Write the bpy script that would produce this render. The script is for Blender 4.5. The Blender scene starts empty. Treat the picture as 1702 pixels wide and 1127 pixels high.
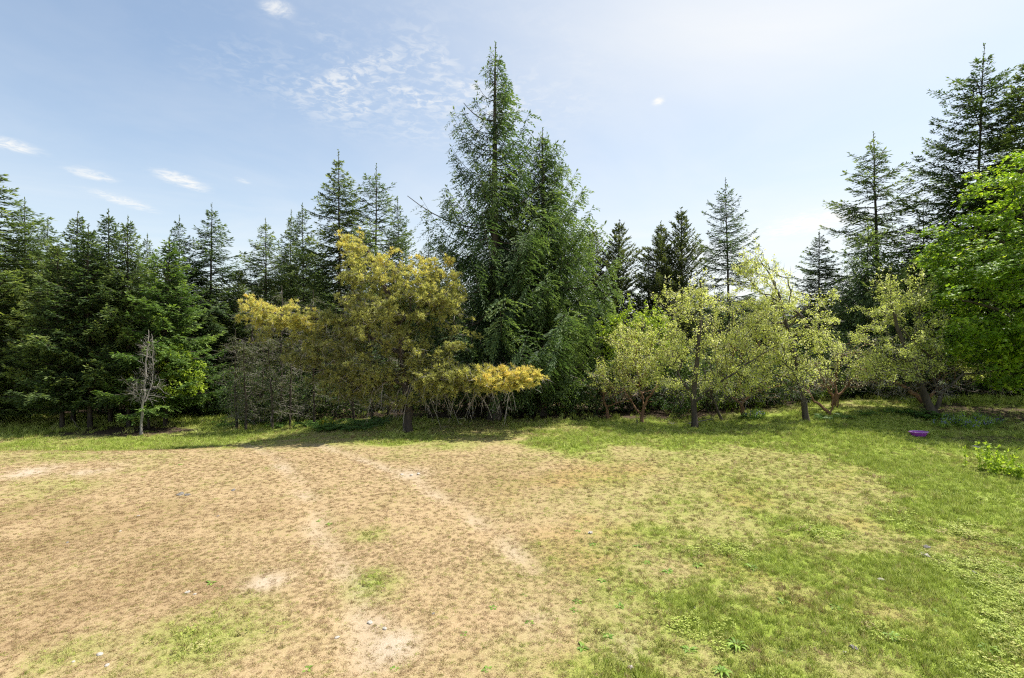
import bpy, math
import numpy as np
from mathutils import Vector

sc = bpy.context.scene
C = sc.collection
R_ = math.radians

# ------------------------------------------------------------------ camera, sky, sun, exposure
CAM_H = 3.2
FPX, CX, CY = 851.0, 851.0, 563.5          # focal length and centre in photograph pixels
cam = bpy.data.cameras.new('camera'); camo = bpy.data.objects.new('camera', cam); C.objects.link(camo)
cam.lens = 18.0; cam.sensor_width = 36.0; cam.clip_start = 0.05; cam.clip_end = 8000
camo.location = (0, 0, CAM_H); camo.rotation_euler = (R_(90), 0, 0)
sc.camera = camo

SUN_AZ, SUN_EL = R_(71), R_(61)             # clockwise from the view direction (+Y)
w = bpy.data.worlds.new('World'); sc.world = w; w.use_nodes = True
wt = w.node_tree; wt.nodes.clear()
def WN(t, **k):
    n = wt.nodes.new(t)
    for a, b in k.items(): setattr(n, a, b)
    return n
def wl(a, b): wt.links.new(a, b)
def wmath(op, a, b=None, c=None, clamp=False):
    n = WN('ShaderNodeMath', operation=op, use_clamp=clamp)
    for i, v in enumerate((a, b, c)):
        if v is None: continue
        if isinstance(v, (int, float)): n.inputs[i].default_value = v
        else: wl(v, n.inputs[i])
    return n.outputs[0]
sky = WN('ShaderNodeTexSky', sky_type='NISHITA', sun_disc=False)
sky.sun_elevation = SUN_EL; sky.sun_rotation = SUN_AZ
sky.altitude = 50; sky.air_density = 1.0; sky.dust_density = 1.4; sky.ozone_density = 2.6
tc = WN('ShaderNodeTexCoord')
sep = WN('ShaderNodeSeparateXYZ'); wl(tc.outputs['Generated'], sep.inputs[0])
dz = wmath('MAXIMUM', sep.outputs[2], 0.045)
cu = wmath('DIVIDE', sep.outputs[0], dz); cv = wmath('DIVIDE', sep.outputs[1], dz)   # point on a flat cloud layer
comb = WN('ShaderNodeCombineXYZ'); wl(cu, comb.inputs[0]); wl(cv, comb.inputs[1])
def wnoise(scale, detail, rough=.55, warp=0.0, off=0.0):
    mp = WN('ShaderNodeMapping'); wl(comb.outputs[0], mp.inputs[0]); mp.inputs['Location'].default_value = (off, off * .7, off)
    n = WN('ShaderNodeTexNoise'); wl(mp.outputs[0], n.inputs['Vector'])
    n.inputs['Scale'].default_value = scale; n.inputs['Detail'].default_value = detail
    n.inputs['Roughness'].default_value = rough; n.inputs['Distortion'].default_value = warp
    return n.outputs[0]
def smooth(v, a, b):
    n = WN('ShaderNodeMapRange', interpolation_type='SMOOTHSTEP'); wl(v, n.inputs[0])
    n.inputs[1].default_value = a; n.inputs[2].default_value = b
    return n.outputs[0]
nbig, nmid, nfine, npuff = wnoise(.55, 5, .6, .6), wnoise(2.6, 6, .6, .8, 3.1), wnoise(19, 4, .6, .6, 7.7), wnoise(11, 6, .68, 1.0, 12.)
def blob(px, py, ru, rv, amp, tilt=0.0):
    """a cloud lying at the sky direction of a photograph pixel; ru, rv its size on the cloud layer"""
    x, y, z = (px - CX) / FPX, 1.0, (CY - py) / FPX
    u0, v0 = x / z, y / z
    du = wmath('SUBTRACT', cu, u0); dv = wmath('SUBTRACT', cv, v0)
    c, s = math.cos(tilt), math.sin(tilt)
    a = wmath('ADD', wmath('MULTIPLY', du, c / ru), wmath('MULTIPLY', dv, s / ru))
    b = wmath('ADD', wmath('MULTIPLY', du, -s / rv), wmath('MULTIPLY', dv, c / rv))
    q = wmath('ADD', wmath('MULTIPLY', a, a), wmath('MULTIPLY', b, b))
    return wmath('MULTIPLY', wmath('EXPONENT', wmath('MULTIPLY', q, -1.0)), amp)
# mackerel patch
mack = wmath('ADD', blob(620, 150, .42, .34, 1.0, .25), blob(800, 170, .35, .4, .55))
mack = wmath('MULTIPLY', wmath('MULTIPLY', mack, smooth(nfine, .40, .66)), smooth(nmid, .30, .62))
# small fair-weather puffs
puffs = None
for (px, py, ru, rv, am) in ((15, 240, .11, .15, 1.), (152, 290, .11, .17, .95), (302, 300, .11, .24, 1.15), (208, 335, .13, .35, .8),
                             (460, 14, .05, .05, 1.1), (402, 300, .05, .08, .6), (1095, 168, .03, .05, .8), (1345, 372, .45, .75, .75), (1190, 430, .8, .9, .35)):
    b = blob(px, py, ru, rv, am); puffs = b if puffs is None else wmath('ADD', puffs, b)
puffs = smooth(wmath('MULTIPLY', puffs, wmath('MULTIPLY_ADD', npuff, 2.4, -.45)), .12, 1.0)
# thin high veil, thickest towards the sun's side of the sky
veil = wmath('MULTIPLY_ADD', smooth(nbig, .30, .75), .16, .10)
veil = wmath('ADD', veil, blob(1290, 20, .75, .6, .34))
veil = wmath('ADD', veil, wmath('MULTIPLY', smooth(sep.outputs[0], -.55, .35), .24))
veil = wmath('ADD', veil, wmath('MULTIPLY', smooth(sep.outputs[2], .45, .05), .34))
cloud = wmath('ADD', wmath('ADD', wmath('MULTIPLY', mack, .50), wmath('MULTIPLY', puffs, .55)), veil, clamp=True)
cloud = wmath('MULTIPLY', cloud, smooth(sep.outputs[2], 0.0, .03))
mixc = WN('ShaderNodeMix', data_type='RGBA'); wl(cloud, mixc.inputs[0])
sgain = WN('ShaderNodeMix', data_type='RGBA', blend_type='MULTIPLY'); sgain.inputs[0].default_value = 1.0
wl(sky.outputs[0], sgain.inputs[6]); sgain.inputs[7].default_value = (.97, 1.02, .97, 1)
wl(sgain.outputs[2], mixc.inputs[6]); mixc.inputs[7].default_value = (5.2, 5.15, 4.95, 1)
bg = WN('ShaderNodeBackground'); bg.inputs[1].default_value = .107
wl(mixc.outputs[2], bg.inputs[0])
wo = WN('ShaderNodeOutputWorld'); wl(bg.outputs[0], wo.inputs[0])

sl = bpy.data.lights.new('sun', 'SUN'); so = bpy.data.objects.new('sun', sl); C.objects.link(so)
sl.energy = 4.9; sl.angle = R_(.55); sl.color = (1.0, .955, .88)
sd = Vector((math.sin(SUN_AZ) * math.cos(SUN_EL), math.cos(SUN_AZ) * math.cos(SUN_EL), math.sin(SUN_EL)))
so.rotation_euler = (-sd).to_track_quat('-Z', 'Y').to_euler(); so.location = sd * 60

vs = sc.view_settings
vs.view_transform = 'Standard'; vs.look = 'None'; vs.gamma = 1.0; vs.exposure = 0.90; vs.use_curve_mapping = False
sc.cycles.max_bounces = 8; sc.cycles.diffuse_bounces = 7; sc.cycles.glossy_bounces = 2
sc.cycles.transmission_bounces = 4; sc.cycles.transparent_max_bounces = 4
sc.cycles.use_adaptive_sampling = True; sc.cycles.adaptive_threshold = .02; sc.cycles.use_denoising = False; sc.cycles.filter_width = 1.2

# ------------------------------------------------------------------ helpers
def nrm(v): return v / np.maximum(np.linalg.norm(v, axis=-1, keepdims=True), 1e-9)
def sstep(a, b, x):
    t = np.clip((np.asarray(x, float) - a) / (b - a), 0, 1); return t * t * (3 - 2 * t)
_lat = np.random.default_rng(99).random((256, 256))
def vnoise(x, y):
    xi = np.floor(x).astype(int); yi = np.floor(y).astype(int); fx = x - xi; fy = y - yi
    fx = fx * fx * (3 - 2 * fx); fy = fy * fy * (3 - 2 * fy)
    g = lambda a, b: _lat[a & 255, b & 255]
    return (g(xi, yi) * (1 - fx) + g(xi + 1, yi) * fx) * (1 - fy) + (g(xi, yi + 1) * (1 - fx) + g(xi + 1, yi + 1) * fx) * fy
def fbm(x, y, o=4, off=0.):
    x = np.asarray(x, float) + off * 17.3; y = np.asarray(y, float) - off * 9.1
    s = 0; a = .5; tot = 0
    for _ in range(o):
        s = s + a * vnoise(x, y); tot += a; a *= .5; x = x * 2.03 + 5.2; y = y * 2.03 + 1.7
    return s / tot - .5                     # about -.5 .. .5

def pl_dist(x, y, pts):
    """distance to a polyline on the ground"""
    best = np.full(np.shape(x), 1e9)
    for (x0, y0), (x1, y1) in zip(pts[:-1], pts[1:]):
        dx, dy = x1 - x0, y1 - y0; t = np.clip(((x - x0) * dx + (y - y0) * dy) / (dx * dx + dy * dy + 1e-9), 0, 1)
        best = np.minimum(best, np.hypot(x - x0 - t * dx, y - y0 - t * dy))
    return best
RUTS = []
def hz(x, y):
    """height of the ground"""
    x = np.asarray(x, float); y = np.asarray(y, float)
    z = -.62 * sstep(4.0, 13.0, -x) * sstep(14.0, 18.0, y)
    z = z + .62 * sstep(6.0, 15.0, x) * sstep(14.5, 21.0, y)
    z = z + .10 * fbm(x / 5, y / 5, 3) * sstep(60, 20, np.hypot(x, y)) + .035 * fbm(x / .9, y / .9, 2, 3.) * sstep(40, 15, np.hypot(x, y))
    return z - sum(.035 * np.exp(-(pl_dist(x, y, r) / .22) ** 2) for r in RUTS)
def at(px, d): return (px - CX) / FPX * d
def gp(px, py):
    """ground point seen at a photograph pixel"""
    d = CAM_H * FPX / (py - CY)
    for _ in range(30):
        d = .5 * d + .5 * (CAM_H - float(hz(at(px, d), d))) * FPX / (py - CY)
    return at(px, d), d
def ztop(py, d): return CAM_H + (CY - py) / FPX * d

class MB:
    def __init__(s): s.V = []; s.F = []; s.T = []; s.n = 0
    def add(s, V, F, T):
        V = np.asarray(V, np.float32).reshape(-1, 3); s.V.append(V); s.F.append(np.asarray(F, np.int32).reshape(-1, 4) + s.n)
        s.T.append(np.broadcast_to(np.asarray(T, np.float32), (len(V),))); s.n += len(V)
    def mesh(s, name, mat, smooth=False):
        me = bpy.data.meshes.new(name)
        V = np.concatenate(s.V); F = np.concatenate(s.F); T = np.concatenate(s.T)
        me.vertices.add(len(V)); me.vertices.foreach_set('co', V.ravel())
        me.loops.add(F.size); me.loops.foreach_set('vertex_index', F.ravel())
        me.polygons.add(len(F)); me.polygons.foreach_set('loop_start', np.arange(0, F.size, 4, dtype=np.int32))
        me.polygons.foreach_set('loop_total', np.full(len(F), 4, np.int32))
        me.polygons.foreach_set('use_smooth', np.full(len(F), smooth))
        a = me.attributes.new('tint', 'FLOAT', 'POINT'); a.data.foreach_set('value', np.ascontiguousarray(T, np.float32))
        me.materials.append(mat); me.update(calc_edges=True)
        return me
    def build(s, name, mat, parent=None, smooth=False):
        o = bpy.data.objects.new(name, s.mesh(name, mat, smooth)); C.objects.link(o)
        if parent is not None: o.parent = parent
        return o

def blades(mb, P, D, N, L, W, tint, fold=.0, wpos=.45):
    """rhombic leaves / needle sprays: base P, direction D, face normal about N"""
    n = len(P)
    if n == 0: return
    D = nrm(D); S = nrm(np.cross(D, N)); Nn = np.cross(S, D)
    L = np.broadcast_to(L, (n,))[:, None]; W = np.broadcast_to(W, (n,))[:, None]
    mid = P + D * L * wpos - Nn * L * fold
    V = np.empty((n, 4, 3)); V[:, 0] = P; V[:, 1] = mid + S * W * .5; V[:, 2] = P + D * L; V[:, 3] = mid - S * W * .5
    mb.add(V, np.arange(4 * n).reshape(n, 4), np.repeat(np.broadcast_to(tint, (n,)), 4))

def tube(mb, pts, rad, sides=5, tint=.5):
    pts = np.asarray(pts, float); k = len(pts); rad = np.broadcast_to(rad, (k,))
    T = np.empty_like(pts); T[1:-1] = pts[2:] - pts[:-2]; T[0] = pts[1] - pts[0]; T[-1] = pts[-1] - pts[-2]
    T = nrm(T); ref = np.array([.31, .95, .05]) if abs(T[0, 2]) > .6 else np.array([0, 0, 1.])
    A = nrm(np.cross(T, ref)); B = np.cross(T, A)
    th = np.arange(sides) / sides * 2 * np.pi
    ring = A[:, None] * np.cos(th)[None, :, None] + B[:, None] * np.sin(th)[None, :, None]
    V = pts[:, None] + ring * rad[:, None, None]
    i = np.arange(k - 1)[:, None] * sides; j = np.arange(sides)[None]; j2 = (j + 1) % sides
    mb.add(V, np.stack([i + j, i + j2, i + sides + j2, i + sides + j], -1), tint)

def tag(o, label, cat, group=None, kind=None):
    if label: o['label'] = label
    if cat: o['category'] = cat
    if group: o['group'] = group
    if kind: o['kind'] = kind
    return o
def empty(name, loc=(0, 0, 0), rz=0.0):
    o = bpy.data.objects.new(name, None); C.objects.link(o); o.location = loc; o.rotation_euler = (0, 0, rz); o.empty_display_size = .2
    return o
def copy_thing(o):
    c = o.copy(); C.objects.link(c)
    for ch in o.children:
        k = ch.copy(); C.objects.link(k); k.parent = c
        for g in ch.children:
            m = g.copy(); C.objects.link(m); m.parent = k
    return c

# ------------------------------------------------------------------ materials
def mat_base(name):
    m = bpy.data.materials.new(name); m.use_nodes = True; nt = m.node_tree; nt.nodes.clear()
    return m, nt, nt.nodes.new('ShaderNodeOutputMaterial')
def ramp(nt, stops, f=1.0):
    stops = [(p, tuple(v * f for v in c)) for p, c in stops]
    r = nt.nodes.new('ShaderNodeValToRGB'); e = r.color_ramp.elements
    while len(e) < len(stops): e.new(.5)
    for i, (p, c) in enumerate(stops): e[i].position = p; e[i].color = (*c, 1)
    return r
def leaf_mat(name, stops, transl=.35, tcol=(1.15, 1.2, .6), rough=.55, spec=.25, instancer=False, jit=.18):
    m, nt, out = mat_base(name); N = nt.nodes; Lk = nt.links.new
    a = N.new('ShaderNodeAttribute'); a.attribute_name = 'tint'
    if instancer:
        b = N.new('ShaderNodeAttribute'); b.attribute_name = 'gm'; b.attribute_type = 'INSTANCER'
    r = ramp(nt, stops); Lk(a.outputs['Fac'], r.inputs[0])
    oi = N.new('ShaderNodeObjectInfo'); hsv = N.new('ShaderNodeHueSaturation')
    mr = N.new('ShaderNodeMapRange'); Lk(oi.outputs['Random'], mr.inputs[0]); mr.inputs[3].default_value = 1 - jit; mr.inputs[4].default_value = 1 + jit
    mh = N.new('ShaderNodeMapRange'); Lk(oi.outputs['Random'], mh.inputs[0]); mh.inputs[3].default_value = .5 + jit * .06; mh.inputs[4].default_value = .5 - jit * .06
    Lk(mr.outputs[0], hsv.inputs['Value']); Lk(mh.outputs[0], hsv.inputs['Hue']); Lk(r.outputs[0], hsv.inputs['Color'])
    p = N.new('ShaderNodeBsdfPrincipled'); Lk(hsv.outputs[0], p.inputs['Base Color'])
    p.inputs['Roughness'].default_value = rough; p.inputs['Specular IOR Level'].default_value = spec
    t = N.new('ShaderNodeBsdfTranslucent'); mu = N.new('ShaderNodeMix'); mu.data_type = 'RGBA'; mu.blend_type = 'MULTIPLY'; mu.inputs[0].default_value = 1
    Lk(hsv.outputs[0], mu.inputs[6]); mu.inputs[7].default_value = (*tcol, 1); Lk(mu.outputs[2], t.inputs[0])
    mx = N.new('ShaderNodeMixShader'); mx.inputs[0].default_value = transl
    Lk(p.outputs[0], mx.inputs[1]); Lk(t.outputs[0], mx.inputs[2]); Lk(mx.outputs[0], out.inputs[0])
    return m
def bark_mat(name, c1, c2, scale=6., zs=.25, bump=.6):
    m, nt, out = mat_base(name); N = nt.nodes; Lk = nt.links.new
    t = N.new('ShaderNodeTexCoord'); mp = N.new('ShaderNodeMapping'); mp.inputs['Scale'].default_value = (1, 1, zs); Lk(t.outputs['Object'], mp.inputs[0])
    n = N.new('ShaderNodeTexNoise'); n.inputs['Scale'].default_value = scale; n.inputs['Detail'].default_value = 6; n.inputs['Roughness'].default_value = .65
    Lk(mp.outputs[0], n.inputs['Vector'])
    r = ramp(nt, [(.3, c1), (.72, c2)]); Lk(n.outputs[0], r.inputs[0])
    p = N.new('ShaderNodeBsdfPrincipled'); p.inputs['Roughness'].default_value = .85; p.inputs['Specular IOR Level'].default_value = .2
    Lk(r.outputs[0], p.inputs['Base Color'])
    b = N.new('ShaderNodeBump'); b.inputs['Strength'].default_value = bump; b.inputs['Distance'].default_value = .03; Lk(n.outputs[0], b.inputs['Height'])
    Lk(b.outputs[0], p.inputs['Normal']); Lk(p.outputs[0], out.inputs[0])
    return m

M = {}
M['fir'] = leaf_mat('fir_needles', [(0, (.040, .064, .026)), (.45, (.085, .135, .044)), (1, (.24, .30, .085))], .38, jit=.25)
M['fir_bright'] = leaf_mat('fresh_fir_needles', [(0, (.055, .10, .026)), (.45, (.12, .20, .044)), (1, (.30, .40, .085))], .40)
M['pine_dark'] = leaf_mat('dark_pine_needles', [(0, (.055, .072, .030)), (.5, (.105, .13, .048)), (1, (.19, .21, .075))], .34)
M['cedar'] = leaf_mat('cedar_sprays', [(0, (.045, .078, .034)), (.45, (.105, .165, .060)), (1, (.25, .32, .11))], .40)
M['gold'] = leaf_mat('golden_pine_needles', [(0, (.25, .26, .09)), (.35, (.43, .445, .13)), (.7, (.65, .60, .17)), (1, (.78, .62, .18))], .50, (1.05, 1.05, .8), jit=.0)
M['apple'] = leaf_mat('apple_leaves', [(0, (.34, .38, .12)), (.45, (.56, .61, .17)), (.85, (.70, .73, .24)), (1, (.78, .75, .60))], .50, (1.05, 1.08, .7), jit=.08)
M['lime'] = leaf_mat('lime_leaves', [(0, (.16, .23, .03)), (.5, (.30, .41, .045)), (1, (.46, .56, .08))], .45, jit=.05)
M['maple'] = leaf_mat('maple_leaves', [(0, (.10, .185, .022)), (.5, (.23, .375, .036)), (1, (.50, .60, .07))], .56, (1.25, 1.2, .55), rough=.42, spec=.35, jit=0)
M['shrub'] = leaf_mat('understory_leaves', [(0, (.030, .056, .018)), (.6, (.07, .125, .03)), (1, (.17, .25, .045))], .34, jit=.3)
M['fern'] = leaf_mat('fern_fronds', [(0, (.05, .11, .02)), (1, (.13, .24, .04))], .4, jit=.2)
M['weed'] = leaf_mat('weed_leaves', [(0, (.12, .21, .03)), (1, (.27, .40, .07))], .3, jit=.2)
M['bell'] = leaf_mat('bluebell_flowers', [(0, (.16, .16, .42)), (1, (.32, .30, .62))], .3)
M['yellow_petal'] = leaf_mat('yellow_petals', [(0, (.6, .45, .02)), (1, (.8, .65, .04))], .3)
M['pink'] = leaf_mat('pink_petals', [(0, (.55, .14, .12)), (1, (.75, .32, .26))], .3)
M['bark_dark'] = bark_mat('dark_bark', (.030, .024, .019), (.10, .082, .066))
M['bark_red'] = bark_mat('reddish_bark', (.10, .055, .032), (.27, .155, .095))
M['bark_apple'] = bark_mat('apple_bark', (.032, .026, .020), (.115, .095, .076))
M['twig_pale'] = bark_mat('pale_twigs', (.16, .145, .13), (.38, .35, .32), 9)
M['twig_grey'] = bark_mat('grey_dead_wood', (.085, .075, .062), (.27, .245, .21), 9)
M['stone'] = bark_mat('pale_stone', (.26, .235, .20), (.52, .48, .42), 22, 1., .4)
M['stone_dark'] = bark_mat('dark_stone', (.10, .09, .08), (.26, .24, .22), 22, 1., .4)

# ------------------------------------------------------------------ ground
RUT1 = [gp(*p) for p in ((395, 738), (440, 752), (490, 795), (520, 840), (540, 890), (568, 950), (588, 1010), (600, 1100))]
RUT2 = [gp(*p) for p in ((520, 738), (610, 765), (690, 795), (770, 850), (840, 905), (890, 945))]
RUTS += [RUT1, RUT2]
GREEN_SPOTS = [(330, 1062, .75, .68), (420, 1050, .5, .5), (610, 975, .45, .7), (120, 1085, .5, .45), (90, 810, 1.0, .35), (610, 893, .3, .4), (860, 1085, .6, .35), (260, 775, 1.2, .25)]
BARE_SPOTS = [(445, 965, .28), (620, 1035, .22), (680, 788, .45), (50, 785, .6), (650, 1075, .3), (905, 1040, .3), (1050, 1075, .25), (160, 780, .5)]
BROWN_SPOTS = [(200, 870, 1.6), (90, 900, 1.2), (330, 990, .8), (150, 990, 1.0), (60, 1050, .7), (430, 850, .8), (240, 940, .9), (30, 850, 1.2), (840, 800, 1.6)]
def masks(x, y):
    x = np.asarray(x, float); y = np.asarray(y, float)
    n1 = fbm(x / 2.6, y / 2.6, 4, 1.); n2 = fbm(x / .7, y / .7, 3, 2.); n3 = fbm(x / .22, y / .22, 2, 3.)
    xb = np.interp(y, [0, 5, 6, 7.2, 9.5, 11, 12.5, 14.5, 16], [.9, .7, .8, 1.4, 3.8, 4.8, 5.6, 4.6, 3.5])
    wd_ = np.interp(y, [5, 8, 13], [2.2, 3.8, 6.0]); right = sstep(-1., 1.15, (x - xb + 4.2 * n1 + 1.6 * n2) / wd_)
    yb = np.interp(x, [-30, -14, -9, -6, -2, 2, 8, 14], [14.4, 15.0, 15.9, 16.6, 15.9, 14.8, 13.8, 12.5])
    back = sstep(-3.2, 2.4, y - yb + 3.4 * n1 + 1.2 * n2)
    tint = .54 * sstep(-3.5, 4, x - .35 * xb + 3 * n1 + n2)            # the dry middle is still a little green towards the right
    gm = np.maximum(np.maximum(right * (.95 + .9 * n1 + .8 * n2), back * (.80 + .7 * n1 + .5 * n2)), tint)
    for (px, py, r, a) in GREEN_SPOTS:
        gx, gy = gp(px, py); gm = np.maximum(gm, a * np.exp(-(((x - gx) / r) ** 2 + ((y - gy) / (r * 1.1)) ** 2)) + .25 * n2)
    gm = gm + .20 * n2 + .10 * n3 + .16 * n1
    brown = .22 * sstep(.02, .34, n1 + .35 * n2)
    for (px, py, r) in BROWN_SPOTS:
        gx, gy = gp(px, py); brown = np.maximum(brown, .52 * sstep(.1, 1.0, np.exp(-((x - gx) ** 2 + (y - gy) ** 2) / r ** 2) + .9 * n2 + .3 * n3))
    orange = sstep(-1, 2, x) * sstep(14.5, 11.5, y) * sstep(-.05, .25, fbm(x / 1.3, y / 1.3, 3, 8.))
    pale = np.zeros_like(x)
    for rut, wd in ((RUT1, .20), (RUT2, .20)):
        d = pl_dist(x + .5 * n1, y + .3 * n2, rut); pale = np.maximum(pale, np.exp(-(d / wd) ** 2) * (.36 + 1.2 * n2))
    for (px, py, r) in BARE_SPOTS:
        gx, gy = gp(px, py); pale = np.maximum(pale, np.exp(-((x - gx) ** 2 + (y - gy) ** 2) / r ** 2) * (.55 + 2.2 * n2))
    gm = gm * (1 - .85 * np.clip(pale, 0, 1))
    # leaf litter: under the conifer clump, in the bed by the maple, and the forest floor
    litter = sstep(.35, .75, np.exp(-(((x + 15.6) / 4.0) ** 2 + ((y - 21.2) / 1.6) ** 2)) + .6 * n2)
    litter = np.maximum(litter, .95 * sstep(.32, .7, np.exp(-(((x - 18.2) / 3.9) ** 2 + ((y - 18.6) / 1.9) ** 2)) + 1.0 * n2))
    litter = np.maximum(litter, .8 * sstep(.4, .7, np.exp(-(((x - 14.8) / 1.6) ** 2 + ((y - 15.9) / .45) ** 2)) + 1.0 * n2))
    fy = np.interp(x, [-60, -24, -14, -9, -3, 0, 8, 14, 22, 60], [26, 26, 25.0, 21.2, 20.0, 20.0, 20.3, 21.3, 22.4, 23])
    litter = np.maximum(litter, sstep(-.5, .9, y - fy + 1.2 * n1))
    return np.clip(gm, 0, 1), np.clip(litter, 0, 1), np.clip(pale, 0, 1), np.clip(brown, 0, 1), np.clip(orange, 0, 1)

def axis(lo, hi, step, far_lo, far_hi):
    a = list(np.arange(lo, hi + 1e-6, step)); s = step; v = hi
    while v < far_hi: s *= 1.35; v += s; a.append(v)
    s = step; v = lo; b = []
    while v > far_lo: s *= 1.35; v -= s; b.append(v)
    return np.array(b[::-1] + a)
gx = axis(-24, 24, .15, -3500, 3500); gy = axis(3, 25, .11, -800, 3500)
X, Y = np.meshgrid(gx, gy); nx, ny = len(gx), len(gy)
gv = np.stack([X, Y, hz(X, Y)], -1).reshape(-1, 3)
ii = (np.arange(ny - 1)[:, None] * nx + np.arange(nx - 1)[None]).ravel()
gmb = MB(); gmb.add(gv, np.stack([ii, ii + 1, ii + nx + 1, ii + nx], -1), .5)

def ground_mat():
    m, nt, out = mat_base('meadow_ground'); N = nt.nodes; Lk = nt.links.new
    def at_(n): a = N.new('ShaderNodeAttribute'); a.attribute_name = n; return a.outputs['Fac']
    geo = N.new('ShaderNodeNewGeometry')
    def noise(s, d=4, r=.6):
        n = N.new('ShaderNodeTexNoise'); Lk(geo.outputs['Position'], n.inputs['Vector']); n.inputs['Scale'].default_value = s; n.inputs['Detail'].default_value = d; n.inputs['Roughness'].default_value = r
        return n.outputs[0]
    def mix(f, a, b):
        n = N.new('ShaderNodeMix'); n.data_type = 'RGBA'
        if isinstance(f, float): n.inputs[0].default_value = f
        else: Lk(f, n.inputs[0])
        for i, v in ((6, a), (7, b)):
            if isinstance(v, tuple): n.inputs[i].default_value = (*v, 1)
            else: Lk(v, n.inputs[i])
        return n.outputs[2]
    n_f, n_m, n_c = noise(55, 4, .7), noise(9, 5, .65), noise(130, 2, .6)
    dry = ramp(nt, [(.28, (.35, .245, .132)), (.5, (.43, .31, .172)), (.74, (.55, .425, .265))], 0.75); Lk(n_f, dry.inputs[0])
    brn = ramp(nt, [(.3, (.13, .078, .042)), (.7, (.37, .25, .125))], 0.84); Lk(n_f, brn.inputs[0])
    grn = ramp(nt, [(.28, (.085, .115, .018)), (.55, (.18, .235, .034)), (.78, (.29, .36, .065))], 1.08); Lk(n_f, grn.inputs[0])
    pal = ramp(nt, [(.3, (.36, .28, .19)), (.7, (.66, .56, .43))], 0.72); Lk(n_c, pal.inputs[0])
    org = ramp(nt, [(.3, (.25, .13, .05)), (.7, (.46, .27, .11))], 0.84); Lk(n_f, org.inputs[0])
    lit = ramp(nt, [(.3, (.026, .018, .012)), (.55, (.070, .050, .034)), (.75, (.19, .14, .10))]); Lk(n_f, lit.inputs[0])
    c = mix(at_('brown'), dry.outputs[0], brn.outputs[0])
    of = N.new('ShaderNodeMath'); of.operation = 'MULTIPLY'; Lk(at_('orange'), of.inputs[0]); of.inputs[1].default_value = .6
    c = mix(of.outputs[0], c, org.outputs[0])
    # break the green edge up with the fine noise
    g1 = N.new('ShaderNodeMath'); g1.operation = 'MULTIPLY_ADD'; Lk(n_m, g1.inputs[0]); g1.inputs[1].default_value = .5; Lk(at_('gm'), g1.inputs[2])
    g2 = N.new('ShaderNodeMapRange'); g2.interpolation_type = 'SMOOTHSTEP'; Lk(g1.outputs[0], g2.inputs[0]); g2.inputs[1].default_value = .15; g2.inputs[2].default_value = 1.25
    c = mix(g2.outputs[0], c, grn.outputs[0]); c = mix(at_('pale'), c, pal.outputs[0]); c = mix(at_('litter'), c, lit.outputs[0])
    p = N.new('ShaderNodeBsdfPrincipled'); p.inputs['Roughness'].default_value = .95; p.inputs['Specular IOR Level'].default_value = .08
    Lk(c, p.inputs['Base Color'])
    b = N.new('ShaderNodeBump'); b.inputs['Strength'].default_value = .5; b.inputs['Distance'].default_value = .02; Lk(n_f, b.inputs['Height'])
    Lk(b.outputs[0], p.inputs['Normal']); Lk(p.outputs[0], out.inputs[0])
    return m
ground = gmb.build('ground', ground_mat(), None, True); ground['kind'] = 'structure'
for nm, v in zip(('gm', 'litter', 'pale', 'brown', 'orange'), masks(gv[:, 0], gv[:, 1])):
    a = ground.data.attributes.new(nm, 'FLOAT', 'POINT'); a.data.foreach_set('value', v.astype(np.float32))

# ------------------------------------------------------------------ grass: tufts scattered over the meadow
def tuft_mat():
    m, nt, out = mat_base('grass_blades'); N = nt.nodes; Lk = nt.links.new
    def ia(n): a = N.new('ShaderNodeAttribute'); a.attribute_name = n; a.attribute_type = 'INSTANCER'; return a.outputs['Fac']
    t = N.new('ShaderNodeAttribute'); t.attribute_name = 'tint'
    def mix(f, a, b):
        n = N.new('ShaderNodeMix'); n.data_type = 'RGBA'; Lk(f, n.inputs[0]); Lk(a, n.inputs[6]); Lk(b, n.inputs[7]); return n.outputs[2]
    sm = N.new('ShaderNodeMath'); sm.operation = 'MULTIPLY_ADD'; Lk(t.outputs['Fac'], sm.inputs[0]); sm.inputs[1].default_value = .45; Lk(ia('rnd'), sm.inputs[2])   # blade + tuft variation
    dry = ramp(nt, [(.15, (.31, .20, .095)), (.6, (.52, .37, .205)), (1.0, (.70, .545, .35))], 0.75); Lk(sm.outputs[0], dry.inputs[0])
    brn = ramp(nt, [(.15, (.18, .11, .05)), (.7, (.41, .27, .13)), (1.0, (.60, .46, .27))], 0.84); Lk(sm.outputs[0], brn.inputs[0])
    grn = ramp(nt, [(.15, (.15, .20, .028)), (.6, (.32, .385, .062)), (1.0, (.55, .60, .19))], 1.12); Lk(sm.outputs[0], grn.inputs[0])  # pale top stop paints glints into the colour of the green blades
    c = mix(ia('brown'), dry.outputs[0], brn.outputs[0]); c = mix(ia('gm'), c, grn.outputs[0])
    p = N.new('ShaderNodeBsdfPrincipled'); p.inputs['Roughness'].default_value = .6; p.inputs['Specular IOR Level'].default_value = .25; Lk(c, p.inputs['Base Color'])
    tr = N.new('ShaderNodeBsdfTranslucent'); Lk(c, tr.inputs[0])
    mx = N.new('ShaderNodeMixShader'); mx.inputs[0].default_value = .3; Lk(p.outputs[0], mx.inputs[1]); Lk(tr.outputs[0], mx.inputs[2]); Lk(mx.outputs[0], out.inputs[0])
    return m
TM = tuft_mat()
tufts = bpy.data.collections.new('grass_tufts')
rg = np.random.default_rng(5)
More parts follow.
